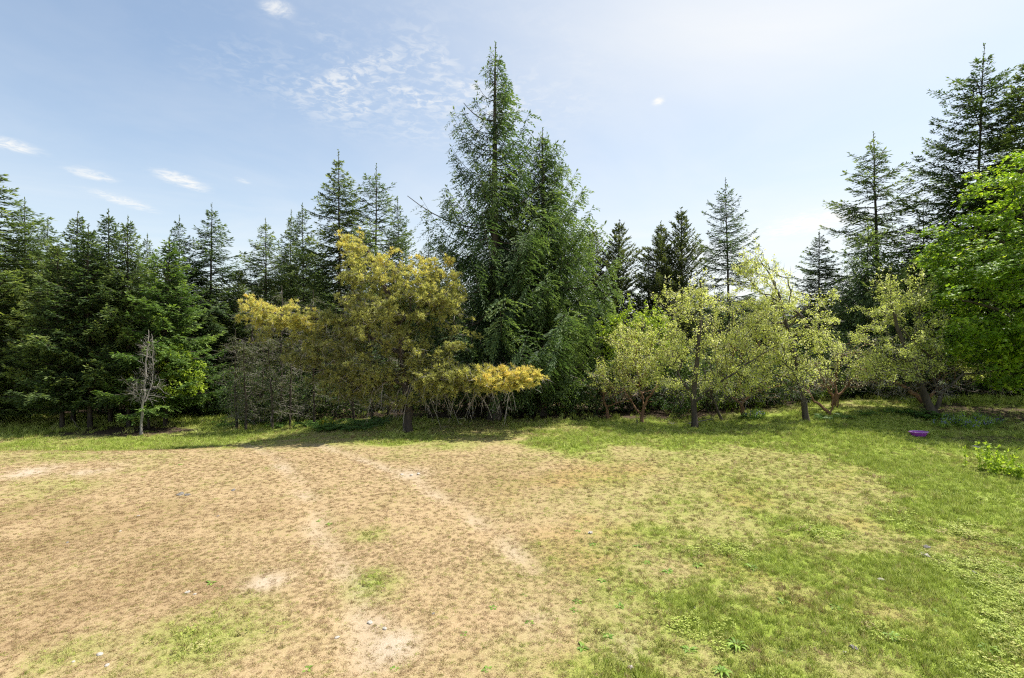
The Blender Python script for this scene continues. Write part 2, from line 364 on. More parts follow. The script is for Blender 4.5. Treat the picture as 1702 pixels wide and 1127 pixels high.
def make_tuft(name, n, h, spread, lean, wd):
    mb = MB(); az = rg.random(n) * 6.283; r = spread * np.sqrt(rg.random(n)); a2 = rg.random(n) * 6.283
    P = np.stack([r * np.cos(az), r * np.sin(az), np.full(n, -.004)], -1)
    D = np.stack([np.cos(a2) * lean, np.sin(a2) * lean, np.ones(n)], -1) + rg.normal(0, .25, (n, 3))
    Nn = rg.normal(0, 1, (n, 3)); Nn[:, 2] += .6
    blades(mb, P, D, Nn, h * rg.uniform(.5, 1.15, n), wd * rg.uniform(.7, 1.3, n), rg.random(n), .05, .35)
    o = bpy.data.objects.new(name, mb.mesh(name, TM)); tufts.objects.link(o)
make_tuft('tuft_0', 22, .060, .045, .7, .0055)
make_tuft('tuft_1', 24, .050, .055, 1.3, .0060)
make_tuft('tuft_2', 26, .055, .060, 3.0, .0060)      # flat thatch
make_tuft('tuft_3', 26, .050, .065, 4.5, .0070)      # flat thatch
make_tuft('tuft_4', 18, .075, .040, .5, .0065)
def make_clover(name):
    mb = MB(); n = 16; az = rg.random(n) * 6.283; r = .07 * np.sqrt(rg.random(n))
    P = np.stack([r * np.cos(az), r * np.sin(az), rg.uniform(.02, .05, n)], -1)
    for k in range(3):
        a = az + k * 2.094; D = np.stack([np.cos(a), np.sin(a), np.full(n, .15)], -1) + rg.normal(0, .15, (n, 3))
        blades(mb, P, D, np.tile([0, 0, 1.], (n, 1)) + rg.normal(0, .4, (n, 3)), .015, .013, rg.random(n) * .7, .0, .6)
    o = bpy.data.objects.new(name, mb.mesh(name, TM)); tufts.objects.link(o)
make_clover('tuft_5')

def scatter(n, y0, y1):
    y = np.sqrt(rg.random(n) * (y1 ** 2 - y0 ** 2) + y0 ** 2); x = (rg.random(n) * 2 - 1) * (1.12 * y + 1.5)
    return x, y
xs, ys, ss = [], [], []
for (n, y0, y1, s) in ((46000, 3.4, 8.2, 1.0), (34000, 8.2, 14., 1.35), (34000, 14., 19.5, 1.3), (14000, 19.5, 26., 1.5)):
    x, y = scatter(n, y0, y1); xs.append(x); ys.append(y); ss.append(np.full(n, s))
gx_, gy_, gs_ = np.concatenate(xs), np.concatenate(ys), np.concatenate(ss)
g_m, l_m, p_m, b_m, o_m = masks(gx_, gy_)
keep = (rg.random(len(gx_)) > .93 * l_m) & (rg.random(len(gx_)) > .80 * p_m)
gx_, gy_, gs_, g_m, l_m, b_m, o_m = (a[keep] for a in (gx_, gy_, gs_, g_m, l_m, b_m, o_m)); n = len(gx_)
lush = sstep(.35, .95, g_m + rg.normal(0, .12, n))
thick = sstep(-.1, .3, fbm(gx_ / .55, gy_ / .55, 3, 6.))               # taller clumps
var = np.where(lush > rg.random(n), rg.choice([0, 1, 4, 4], n), rg.choice([1, 2, 3, 3], n))
clov = sstep(.5, .9, lush) * sstep(-.05, .28, fbm(gx_ / 1.1, gy_ / 1.1, 3, 4.)) * sstep(11, 8, gy_); var = np.where(rg.random(n) < .6 * clov, 5, var)
scl = gs_ * (.54 + .41 * lush + .45 * lush * thick) * rg.uniform(.75, 1.3, n)
scl = np.where(gy_ > 15, scl * (.85 + .3 * lush), scl); scl = scl * (1 + 1.0 * sstep(19.4, 20.6, gy_) * rg.random(n))
pm = bpy.data.meshes.new('grass'); pm.vertices.add(n)
pm.vertices.foreach_set('co', np.stack([gx_, gy_, hz(gx_, gy_)], -1).astype(np.float32).ravel())
def pa(nm, v, t='FLOAT'):
    a = pm.attributes.new(nm, t, 'POINT')
    a.data.foreach_set('vector' if t == 'FLOAT_VECTOR' else 'value', np.ascontiguousarray(v, np.int32 if t == 'INT' else np.float32).ravel())
pa('gm', sstep(.02, .98, g_m + rg.normal(0, .24, n) + .30 * (rg.random(n) < .16))); pa('brown', np.clip(np.maximum(b_m, .7 * o_m) + rg.normal(0, .15, n), 0, 1)); pa('rnd', rg.uniform(.0, .66, n)); pa('var', var, 'INT')
pa('scl', scl); pa('rot', np.stack([rg.normal(0, .12, n), rg.normal(0, .12, n), rg.random(n) * 6.283], -1), 'FLOAT_VECTOR')
grass = bpy.data.objects.new('grass', pm); C.objects.link(grass)
tag(grass, 'short meadow grass, straw dry in the middle and green along the trees', 'grass', kind='stuff')
ng = bpy.data.node_groups.new('grass_scatter', 'GeometryNodeTree')
ng.interface.new_socket('Geometry', in_out='INPUT', socket_type='NodeSocketGeometry'); ng.interface.new_socket('Geometry', in_out='OUTPUT', socket_type='NodeSocketGeometry')
gi = ng.nodes.new('NodeGroupInput'); go = ng.nodes.new('NodeGroupOutput'); ip = ng.nodes.new('GeometryNodeInstanceOnPoints'); ci = ng.nodes.new('GeometryNodeCollectionInfo')
ci.inputs[0].default_value = tufts; ci.inputs['Separate Children'].default_value = True; ci.inputs['Reset Children'].default_value = True
ip.inputs['Pick Instance'].default_value = True
def na(nm, t):
    q = ng.nodes.new('GeometryNodeInputNamedAttribute'); q.data_type = t; q.inputs[0].default_value = nm; return q.outputs[0]
er = ng.nodes.new('FunctionNodeEulerToRotation')
ng.links.new(gi.outputs[0], ip.inputs['Points']); ng.links.new(ci.outputs[0], ip.inputs['Instance']); ng.links.new(na('var', 'INT'), ip.inputs['Instance Index'])
ng.links.new(na('rot', 'FLOAT_VECTOR'), er.inputs[0]); ng.links.new(er.outputs[0], ip.inputs['Rotation']); ng.links.new(na('scl', 'FLOAT'), ip.inputs['Scale']); ng.links.new(ip.outputs[0], go.inputs[0])
grass.modifiers.new('scatter', 'NODES').node_group = ng

# ------------------------------------------------------------------ conifers
def conifer(seed, H, R, cb=.05, n=120, style='fir', el=.15, ew=.05, power=.8, sparse=0., up=.55, double=False, trunk_r=None, bsp=.13, gap=0., ap=2.6):
    """returns (wood, foliage) builders of a conifer H tall with crown radius R, base at the origin"""
    r_ = np.random.default_rng(seed); wood, fol = MB(), MB()
    tr = trunk_r or H * .0055 + .03
    zz = np.linspace(-.15, H, 16); sway = np.cumsum(r_.normal(0, .010 * H / 10, (16, 2)), 0) * (zz[:, None] > 0)
    tp = np.concatenate([sway, zz[:, None]], 1); trad = tr * (1 - np.clip(zz / H, 0, 1)) ** .85 + .008; trad[0] *= 1.35; trad[1] *= 1.12
    tube(wood, tp, trad, 8)
    cen = lambda z: np.stack([np.interp(z, zz, tp[:, 0]), np.interp(z, zz, tp[:, 1]), z], -1)
    lump = r_.uniform(.80, 1.18, 9)                                     # uneven outline: sectors that reach out more or less
    P, D, Nn, L, T = [], [], [], [], []
    for i in range(n):
        t = ((i + r_.random()) / n) ** .92
        z = H * (cb + (1 - cb) * t * .955); az = i * 2.39996 + r_.normal(0, .35)
        prof = (1 - math.exp(-ap * (1 - t))) / (1 - math.exp(-ap)) * min(1., .78 + 2.2 * t)
        r = max(.10 * (.6 + .4 * R), R * prof * r_.uniform(.74, 1.15) * lump[int((az % 6.283) / 6.284 * 9)] * (1 + .12 * math.sin(t * 23 + seed)))
        if r_.random() < gap * (t > .15) * (1 + 1.6 * t): continue
        c = cen(np.array(z)); dh = np.array([math.cos(az), math.sin(az), 0]); lat = np.array([-dh[1], dh[0], 0])
        s = np.linspace(0, 1, 7)
        if style == 'cedar':
            e0 = -.15 + .75 * t + r_.normal(0, .1); zo = r * (e0 * s - .75 * (1 - .55 * t) * s * (1.35 - s) + .42 * s ** 3)
        elif style == 'pine':
            e0 = .25 + .5 * t + r_.normal(0, .1); zo = r * (e0 * s + .35 * s ** 2)
        else:
            e0 = -.22 + up * t ** 1.25 + r_.normal(0, .09); zo = r * (e0 * s - .20 * (1 - t) * s * (1 - s) * 2 + .16 * s ** 2)
        bend = r_.normal(0, .10) * r * s ** 2
        bp = c + dh * (r * s)[:, None] + lat * bend[:, None]; bp[:, 2] += zo
        tube(wood, bp, np.linspace(.010 + .011 * r, .004, 7), 3)
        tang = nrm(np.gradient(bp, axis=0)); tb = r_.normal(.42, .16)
        m = max(5, int(r / bsp * 2 * (1 - sparse)))
        lo = .04
        sj = lo + (1 - lo) * np.sort(r_.random(m)) ** .85
        b0 = np.stack([np.interp(sj, s, bp[:, k]) for k in range(3)], -1); tj = np.stack([np.interp(sj, s, tang[:, k]) for k in range(3)], -1)
        side = np.where(np.arange(m) % 2, 1., -1.)
        if style == 'cedar':
            lb = np.clip((.30 * r * (1 - .45 * sj) + .18) * r_.uniform(.55, 1.15, m), .15, .95)
            bd = nrm(.55 * tj + lat * (side * r_.uniform(.3, .9, m))[:, None] + np.array([0, 0, -1.]) * r_.uniform(.25, 1.15, m)[:, None]); sag = .25; K = 15; fan = .75; nj = .35
        elif style == 'pine':
            lb = np.clip((.22 * r * (1 - sj) + .13) * r_.uniform(.7, 1.2, m), .1, .5)
            bd = nrm(.6 * tj + lat * (side * .7)[:, None] + np.array([0, 0, .55])); sag = -.25; K = 9; fan = .8; nj = 1.
        else:
            lb = np.clip((.36 * r * (1 - sj) ** .8 + .13) * r_.uniform(.65, 1.15, m), .1, .95)
            bd = nrm(.62 * tj + lat * (side * .8)[:, None] + np.array([0, 0, -.18]) + r_.normal(0, .14, (m, 3))); sag = .22; K = 13; fan = .62; nj = .55
        f = (np.arange(K) + .35) / K
        k_need = np.clip(np.ceil(lb / (el * .42)), 3, K)[:, None]
        use = np.arange(K)[None] < k_need
        f = (np.arange(K)[None] + .2) / k_need
        pp = b0[:, None] + bd[:, None] * (lb[:, None] * f)[..., None]; pp[..., 2] -= sag * lb[:, None] * f ** 2
        perp = nrm(np.cross(bd, np.array([.03, .02, 1.]))); alt = np.where((np.arange(K)[None] + np.arange(m)[:, None]) % 2, 1., -1.)
        dd = bd[:, None] + perp[:, None] * (alt * fan)[..., None] + r_.normal(0, .22, (m, K, 3)); dd[..., 2] -= (.35 if style == 'cedar' else .12 if style == 'fir' else -.35) * f
        if style == 'cedar': nn = perp[:, None] * 1.0 + np.cross(bd, perp)[:, None] * 1.2 + r_.normal(0, nj, (m, K, 3))
        else: nn = np.array([0, 0, 1.]) + r_.normal(0, nj, (m, K, 3))
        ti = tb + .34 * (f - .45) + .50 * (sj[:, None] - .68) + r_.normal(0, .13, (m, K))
        ln = el * r_.uniform(.75, 1.35, (m, K))
        P.append(pp[use]); D.append(dd[use]); Nn.append(nn[use]); L.append(ln[use]); T.append(ti[use])
        # the branch's own end spray
        q = 4; P.append(np.repeat(bp[-1:], q, 0)); D.append(tang[-1] + r_.normal(0, .3, (q, 3))); Nn.append(r_.normal(0, 1, (q, 3))); L.append(el * r_.uniform(.8, 1.3, q)); T.append(np.full(q, tb + .3))
    # leader
    q = 26; zl = H * (1 - .07 * r_.random(q)); P.append(cen(zl)); D.append(np.concatenate([r_.normal(0, .55, (q, 2)), np.full((q, 1), .8)], 1)); Nn.append(r_.normal(0, 1, (q, 3))); L.append(np.full(q, el * .7)); T.append(np.full(q, .6))
    P, D, Nn, L, T = (np.concatenate(a) for a in (P, D, Nn, L, T))
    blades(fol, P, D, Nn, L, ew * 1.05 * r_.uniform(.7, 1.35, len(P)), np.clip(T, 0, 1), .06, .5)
    return wood, fol

PROTO = {}
def proto_conifer(key, mat, wmat='bark_dark', **k):
    wd, fo = conifer(**k)
    PROTO[key] = (wd.mesh('trunk', M[wmat], True), fo.mesh('crown', M[mat]), k['H'], k['R'])
def put_conifer(name, key, px, d, ytop, hw, label, group=None, rz=None, lean=(0, 0), cat='tree'):
    x = at(px, d); z0 = float(hz(x, d)); H = ztop(ytop, d) - z0; R = hw * 1.12 / FPX * d
    tm, cm, h0, r0 = PROTO[key]
    o = empty(name, (x, d, z0 - .03), rz if rz is not None else (px * .37 + d) % 6.283)
    o.scale = (R / r0, R / r0, H / h0); o.rotation_euler[0] = lean[0] + .022 * math.sin(px * 1.7); o.rotation_euler[1] = lean[1] + .022 * math.sin(px * 2.3 + 1)
    for nm, me in (('trunk', tm), ('crown', cm)):
        c = bpy.data.objects.new(nm, me); C.objects.link(c); c.parent = o
    return tag(o, label, cat, group)

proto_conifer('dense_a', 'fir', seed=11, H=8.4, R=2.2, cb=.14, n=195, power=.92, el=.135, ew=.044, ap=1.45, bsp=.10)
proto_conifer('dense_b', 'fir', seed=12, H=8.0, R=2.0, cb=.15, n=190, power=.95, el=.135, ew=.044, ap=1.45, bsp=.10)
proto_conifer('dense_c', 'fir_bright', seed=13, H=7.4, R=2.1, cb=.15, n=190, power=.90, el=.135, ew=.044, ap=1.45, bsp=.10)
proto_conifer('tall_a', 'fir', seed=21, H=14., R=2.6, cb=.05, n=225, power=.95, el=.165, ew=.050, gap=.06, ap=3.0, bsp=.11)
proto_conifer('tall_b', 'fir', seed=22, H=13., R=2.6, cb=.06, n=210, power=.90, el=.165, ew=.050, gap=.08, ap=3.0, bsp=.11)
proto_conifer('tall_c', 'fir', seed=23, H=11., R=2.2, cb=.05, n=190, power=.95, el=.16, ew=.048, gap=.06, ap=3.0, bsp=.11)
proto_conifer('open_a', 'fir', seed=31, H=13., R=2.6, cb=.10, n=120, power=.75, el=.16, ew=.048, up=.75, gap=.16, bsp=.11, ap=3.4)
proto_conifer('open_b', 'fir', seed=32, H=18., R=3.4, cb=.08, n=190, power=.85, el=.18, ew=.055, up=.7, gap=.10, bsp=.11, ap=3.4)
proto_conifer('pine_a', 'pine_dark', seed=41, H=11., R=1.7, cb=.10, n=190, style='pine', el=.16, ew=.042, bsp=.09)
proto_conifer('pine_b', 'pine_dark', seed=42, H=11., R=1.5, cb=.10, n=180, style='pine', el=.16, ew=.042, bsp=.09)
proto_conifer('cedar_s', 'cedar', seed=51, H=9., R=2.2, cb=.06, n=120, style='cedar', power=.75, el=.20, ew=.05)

# the clump of firs standing on the lawn
GC = 'firs of the clump on the lawn'
for (nm, key, px, d, yt, hw, lab) in (
    ('fir_tree', 'dense_a', 104, 21.9, 398, 78, 'dark fir at the outer edge of the lawn clump, farthest from the bare sapling'),
    ('fir_tree', 'dense_b', 150, 21.8, 372, 74, 'fir in the front of the lawn clump with a thin pale leader'),
    ('fir_tree', 'dense_a', 121, 23.6, 350, 74, 'fir with layered top behind the front row of the lawn clump'),
    ('fir_tree', 'dense_b', 184, 23.2, 349, 66, 'slim spiky fir in the middle of the lawn clump'),
    ('fir_tree', 'dense_b', 214, 22.3, 358, 64, 'pointed fir of the lawn clump next to the fresh green one'),
    ('fir_tree', 'dense_c', 276, 22.4, 392, 78, 'fresh green fir right behind the bare grey sapling')):
    put_conifer(nm, key, px, d, yt, hw, lab, GC)
# behind and beside the clump
put_conifer('fir_tree', 'tall_b', -22, 22.5, 268, 118, 'broad tall fir beyond the lawn on the open side of the clump')
put_conifer('fir_tree', 'tall_c', 40, 26, 330, 62, 'fir leaning its crown into the broad tall fir beyond the lawn')
put_conifer('fir_tree', 'tall_c', 76, 27, 360, 48, 'narrow fir showing between the broad tall fir and the clump')
put_conifer('fir_tree', 'tall_b', 346, 26.5, 337, 72, 'bushy fir with two tops rising behind the fresh green fir')
put_conifer('fir_tree', 'tall_c', 294, 26, 358, 46, 'slender companion fir touching the bushy two-topped fir')
put_conifer('fir_tree', 'tall_c', 238, 27, 385, 40, 'thin fir top peeping out behind the middle of the lawn clump')
# the dark wood behind the golden pine
put_conifer('fir_tree', 'tall_b', 442, 28, 362, 62, 'grey-green fir above the long side limb of the golden pine')
put_conifer('fir_tree', 'tall_c', 478, 31, 349, 42, 'slim fir between the grey-green fir and the tallest one of the dark wood')
put_conifer('fir_tree', 'tall_c', 508, 30, 338, 48, 'pointed fir close beside the tallest fir of the dark wood')
put_conifer('fir_tree', 'tall_a', 567, 28, 246, 72, 'tallest fir of the dark wood behind the golden pine')
put_conifer('fir_tree', 'open_a', 622, 28.5, 276, 74, 'open fir with see-through branches between golden pine and cedar')
put_conifer('fir_tree', 'tall_c', 668, 31, 330, 42, 'narrow fir half hidden by the golden pine next to the cedar')
put_conifer('fir_tree', 'tall_c', 712, 31, 392, 42, 'low fir top showing just beside the cedar')
# behind the orchard
put_conifer('pine_tree', 'pine_a', 990, 31, 378, 56, 'dark pine with bushy rounded top next to the cedar')
put_conifer('pine_tree', 'pine_b', 1022, 30.5, 364, 52, 'spiky dark pine standing beside the bushy one near the cedar')
put_conifer('fir_tree', 'tall_c', 1080, 31, 415, 46, 'small narrow fir in front of the twin dark pines behind the orchard')
put_conifer('pine_tree', 'pine_a', 1108, 30, 366, 54, 'lower one of the twin dark pines behind the orchard')
put_conifer('pine_tree', 'pine_b', 1135, 30, 343, 54, 'taller one of the twin dark pines behind the orchard')
put_conifer('fir_tree', 'open_a', 1213, 27, 298, 62, 'open fir with upswept branches alone against the sky behind the orchard')
put_conifer('fir_tree', 'tall_c', 1362, 28, 382, 54, 'short fir behind the leaning apple tree')
put_conifer('cedar_tree', 'cedar_s', 1436, 25, 372, 70, 'small drooping cedar in front of the ragged fir')
put_conifer('fir_tree', 'open_a', 1464, 27.5, 218, 92, 'ragged fir with broad flat branches above the small drooping cedar')
put_conifer('fir_tree', 'tall_b', 1540, 27, 340, 66, 'dark fir filling the gap between the ragged fir and the maple')
put_conifer('fir_tree', 'open_b', 1612, 25.5, 78, 100, 'tallest fir of all with long swept branches above the maple')
put_conifer('fir_tree', 'tall_a', 1712, 23.5, 70, 112, 'dense tall fir beside the tallest fir above the maple')
put_conifer('fir_tree', 'tall_b', 1665, 26.5, 215, 80, 'dark fir squeezed between the two tallest firs above the maple')

# the wood behind them, seen only as a dark filling
rb = np.random.default_rng(77)
LB = 'dark conifer deep in the wood behind the edge trees'
for i in range(74):
    px = -130 + i * 27 + rb.uniform(-12, 12); d = rb.uniform(31, 44)
    lim = np.interp(px, [-100, 60, 330, 400, 700, 760, 960, 1000, 1180, 1330, 1420, 1560, 1900], [370, 410, 420, 435, 420, 430, 460, 495, 478, 478, 440, 380, 260])
    put_conifer('conifer', ['tall_c', 'dense_b', 'tall_b', 'pine_a'][i % 4], px, d, lim + rb.uniform(0, 42), rb.uniform(42, 62), LB, 'wood behind the edge trees')

# ------------------------------------------------------------------ the great cedar and the fir grown into it
def unique_tree(name, wood, fol, loc, label, fm, wm='bark_dark', rz=0., cat='tree', crown='crown'):
    o = empty(name, loc, rz); wood.build('trunk', M[wm], o, True); fol.build(crown, M[fm], o)
    return tag(o, label, cat)
cx_, cd_ = at(822, 20.4), 20.4
wd, fo = conifer(61, ztop(72, cd_), 3.25, cb=.125, n=280, ap=1.25, style='cedar', el=.15, ew=.043, power=.88, sparse=.05, trunk_r=.26, bsp=.095, gap=.20)
# bare long limbs reaching out of the crown
for (x1, z1, z0) in ((-3.4, ztop(330, cd_), 7.6), (1.45, ztop(238, cd_), 10.1), (1.35, ztop(262, cd_), 9.6), (-1.2, ztop(178, cd_), 11.9), (2.0, ztop(300, cd_), 8.3)):
    s = np.linspace(0, 1, 8); p = np.stack([x1 * s, -.35 * s, z0 + (z1 - z0) * s ** 2 - .35 * s * (1 - s)], -1); tube(wd, p, np.linspace(.035, .012, 8), 4)
unique_tree('cedar_tree', wd, fo, (cx_, cd_, float(hz(cx_, cd_))), 'tall drooping cedar with a sparse see-through top, tallest in the middle of the wood edge', 'cedar', rz=.0)
fx_, fd_ = at(900, 21.6), 21.6
wd, fo = conifer(62, ztop(212, fd_), 3.2, cb=.13, n=250, ap=1.7, style='cedar', el=.15, ew=.043, power=.85, sparse=.0, trunk_r=.22, bsp=.10, gap=.03)
unique_tree('cedar_tree', wd, fo, (fx_, fd_, float(hz(fx_, fd_))), 'dense green conifer grown together with the tall drooping cedar, thin spire on top', 'cedar', rz=1.2)

# ------------------------------------------------------------------ broad-leaved trees: crown points joined to the trunk by a balanced spanning tree
def ellip(r_, blobs, clump=0, sig=.16, flat=.7):
    """points in ellipsoids; clump > 0 gathers them in groups of that many"""
    if clump:
        c = ellip(r_, [(*b[:6], max(3, int(b[6] / clump)), b[7]) for b in blobs])
        return np.repeat(c, clump, 0) + r_.normal(0, sig, (len(c) * clump, 3)) * np.array([1, 1, flat])
    out = []
    for (cx, cy, cz, rx, ry, rz, n, inner) in blobs:
        v = nrm(r_.normal(0, 1, (n, 3))); rad = (inner + (1 - inner) * r_.random(n)) ** (1 / 2.2) * (1 + r_.normal(0, .06, n))
        out.append(np.array([cx, cy, cz]) + v * rad[:, None] * np.array([rx, ry, rz]))
    return np.concatenate(out)
def grow(r_, stems, targets, bf=.45, tip=.006, sides_min=3, wood=None, wig=.05):
    """stems: list of (points, r0, r1) polylines; returns wood builder, twig end points, their directions"""
    wood = wood or MB(); nodes, par, path = [], [], []; stem_n = 0
    for (pts, r0, r1) in stems:
        pts = np.asarray(pts, float); k = max(8, int(len(pts) * 3)); u = np.linspace(0, 1, len(pts)); uu = np.linspace(0, 1, k)
        # smooth interpolation of the polyline
        q = np.stack([np.interp(uu, u, pts[:, a]) for a in range(3)], -1)
        for _ in range(2): q[1:-1] = .25 * q[:-2] + .5 * q[1:-1] + .25 * q[2:]
        q[1:-1] += r_.normal(0, .018, (k - 2, 3))
        rr = np.linspace(r0, r1, k); rr[0] *= 1.25
        tube(wood, q, rr, 8)
        L = np.concatenate([[0], np.cumsum(np.linalg.norm(np.diff(q, axis=0), axis=1))])
        for j in range(max(1, int(k * .30)), k): nodes.append(q[j]); path.append(L[j] * .7); par.append(-1)
    ns = len(nodes); nodes = np.array(nodes); n = len(targets)
    allp = np.concatenate([nodes, targets]); parent = np.full(ns + n, -1); pl = np.concatenate([np.array(path), np.zeros(n)])
    dist = np.linalg.norm(targets[:, None] - nodes[None], axis=2) + bf * pl[None, :ns]
    best = dist.min(1); bpn = dist.argmin(1); done = np.zeros(n, bool); order = []
    for _ in range(n):
        i = int(np.argmin(np.where(done, 1e9, best))); done[i] = True; p = bpn[i]; parent[ns + i] = p
        pl[ns + i] = pl[p] + np.linalg.norm(targets[i] - allp[p]); order.append(ns + i)
        dn = np.linalg.norm(targets - targets[i], axis=1) + bf * pl[ns + i]; b = (dn < best) & ~done
        best[b] = dn[b]; bpn[b] = ns + i
    cnt = np.zeros(ns + n); kids = [[] for _ in range(ns + n)]
    for i in reversed(order):
        cnt[i] = max(cnt[i], 1); cnt[parent[i]] += cnt[i]; kids[parent[i]].append(i)
    rad = tip * np.maximum(cnt, 1) ** .40
    used = np.zeros(ns + n, bool)
    def chain(start, frm):
        pts = [allp[frm], allp[start]]; rs = [rad[start] * 1.05, rad[start]]; c = start
        while kids[c]:
            k = max(kids[c], key=lambda a: cnt[a])
            for o in kids[c]:
                if o != k: stack.append((o, c))
            pts.append(allp[k]); rs.append(rad[k]); c = k
        pts = np.array(pts); rs = np.array(rs)
        q = np.empty((2 * len(pts) - 1, 3)); q[::2] = pts; q[1::2] = .5 * (pts[:-1] + pts[1:]) + r_.normal(0, wig, (len(pts) - 1, 3)) * np.minimum(1, np.linalg.norm(np.diff(pts, axis=0), axis=1))[:, None]
        rq = np.interp(np.arange(len(q)) / 2, np.arange(len(rs)), rs)
        tube(wood, q, rq, 3 if rs.max() < .02 else 5)
    stack = [(k, s) for s in range(ns) for k in kids[s]]
    while stack: chain(*stack.pop())
    dirs = nrm(allp[ns:] - allp[parent[ns:]])
    return wood, targets, dirs, allp[parent[ns:]]

def leafy(r_, fol, tips, dirs, base, per, spread, L, W, tint0=.45, hang=.3, tvar=.2, along=.6, high=0.):
    n = len(tips); idx = np.repeat(np.arange(n), per); m = len(idx)
    f = r_.random(m) ** .7 * along + (1 - along); P = base[idx] + (tips[idx] - base[idx]) * f[:, None] + nrm(r_.normal(0, 1, (m, 3))) * (spread * r_.random(m) ** .6)[:, None]
    D = dirs[idx] * .4 + r_.normal(0, .8, (m, 3)); D[:, 2] -= hang
    N = r_.normal(0, .8, (m, 3)); N[:, 2] += .9
    tb = np.clip(tint0 + r_.normal(0, tvar * .95, n), 0, 1)[idx]
    z = (tips[idx, 2] - tips[:, 2].min()) / (np.ptp(tips[:, 2]) + 1e-6)
    blades(fol, P, D, N, L * r_.uniform(.65, 1.3, m), W * r_.uniform(.7, 1.25, m), np.clip(tb + r_.normal(0, tvar, m) + high * (z - .5), 0, 1), .08, .45)
def sticks(r_, wood, tips, dirs, per, L, W=.010, up=0.):
    idx = np.repeat(np.arange(len(tips)), per); m = len(idx)
    D = dirs[idx] * .8 + r_.normal(0, .6, (m, 3)); D[:, 2] += up
    blades(wood, tips[idx] + r_.normal(0, .03, (m, 3)), D, r_.normal(0, 1, (m, 3)), L * r_.uniform(.5, 1.3, m), W, .5, 0, .3)

def px_local(px, py, d, bx, by, bz, dd=0.):
    """local coordinates, relative to a thing's base, of a point at depth d + dd"""
    return np.array([at(px, d + dd) - bx, d + dd - by, ztop(py, d + dd) - bz])

def apple(seed, px, d, stems, blobs, label, wm='bark_apple', per=19, L=.062, W=.043, t0=.6, n_sprout=10, leaf='apple', hang=.35, white=0., tipr=.0068, high=.0):
    """stems and blobs are given where they stand in the photograph: (px, py, depth offset)"""
    r_ = np.random.default_rng(seed); bx = at(px, d); bz = float(hz(bx, d)); k = d / FPX
    o = empty('apple_tree' if leaf == 'apple' else 'hazel_tree', (bx, d, bz))
    S = []
    for (pts, r0, r1) in stems:
        p = [px_local(a, b, d, bx, d, bz, c) for (a, b, c) in pts]
        if len(S) == 0: p[0] = np.array([0, 0, -.12])
        S.append((p, r0, r1))
    B = []
    for (a, b, c, rx, rz, n, inner) in blobs:
        q = px_local(a, b, d, bx, d, bz, c); B.append((q[0], q[1], q[2], rx * k, min(rx, rz) * k * .95, rz * k, n, inner))
    tg = ellip(r_, B, 5, .15); tg = tg[tg[:, 2] > .75]; ax = np.interp(tg[:, 2], [q_[2] for q_ in S[0][0]], [q_[0] for q_ in S[0][0]]) if leaf == 'apple' else tg[:, 0] + 9
    tg = tg[(tg[:, 2] > .6 * tg[:, 2].max()) | (np.abs(tg[:, 0] - ax) > .32) | (tg[:, 1] > .15) | (r_.random(len(tg)) < .25)]          # the trunk stays open to view
    wood, tips, dirs, base = grow(r_, S, tg, tip=tipr)
    fol = MB(); lf = tips[:, 2] > 1.32 + r_.normal(0, .16, len(tips)) if leaf == 'apple' else tips[:, 2] > 0
    leafy(r_, fol, tips[lf], dirs[lf], base[lf], per, .12, L, W, t0, hang, .20, .75, high)
    if n_sprout:                                                       # upright water shoots on the top of the crown
        top = np.argsort(-tips[:, 2] + r_.normal(0, .5, len(tips)))[:n_sprout]
        for i in top:
            h = r_.uniform(.25, .75); s = np.linspace(0, 1, 4); lean = r_.normal(0, .15, 2); q = tips[i] + np.stack([lean[0] * s * h, lean[1] * s * h, s * h], -1)
            tube(wood, q, np.linspace(.007, .003, 4), 3); leafy(r_, fol, q[1:], np.tile([0, 0, 1.], (3, 1)), q[:-1], 7, .06, L, W, min(.8, t0 + .15), 0)
    wood.build('trunk', M[wm], o, True)
    tw = MB(); sticks(r_, tw, tips, dirs, 3, .26, .011, -.1); tw.build('twigs', M['twig_pale'], o)['kind'] = 'stuff'
    if white > 0:
        bl = MB(); sel = r_.random(len(tips)) < white; leafy(r_, bl, tips[sel], dirs[sel], base[sel], 5, .16, .045, .04, 1., 0, .0, .5); bl.build('blossom', M['apple'], o)
    fol.build('crown', M[leaf], o)
    return tag(o, label, 'tree', 'apple trees of the old orchard' if leaf == 'apple' else None)

# upright apple tree with a straight dark stem
apple(101, 1155, 18.6, [([(1155, 705, 0), (1152, 650, 0), (1160, 580, 0), (1165, 500, .1), (1164, 470, .1)], .115, .03),
      ([(1153, 668, 0), (1190, 640, -.2), (1240, 605, -.4), (1275, 585, -.5)], .05, .015), ([(1153, 670, 0), (1130, 625, .2), (1112, 600, .3)], .055, .02)],
      [(1160, 545, .1, 62, 70, 230, .35), (1185, 610, 0, 85, 60, 260, .4), (1125, 610, .1, 48, 62, 150, .4), (1130, 500, .2, 40, 35, 60, .3), (1225, 640, .0, 55, 40, 120, .4)],
      'upright apple tree with a straight dark stem and a long low side limb', n_sprout=14)
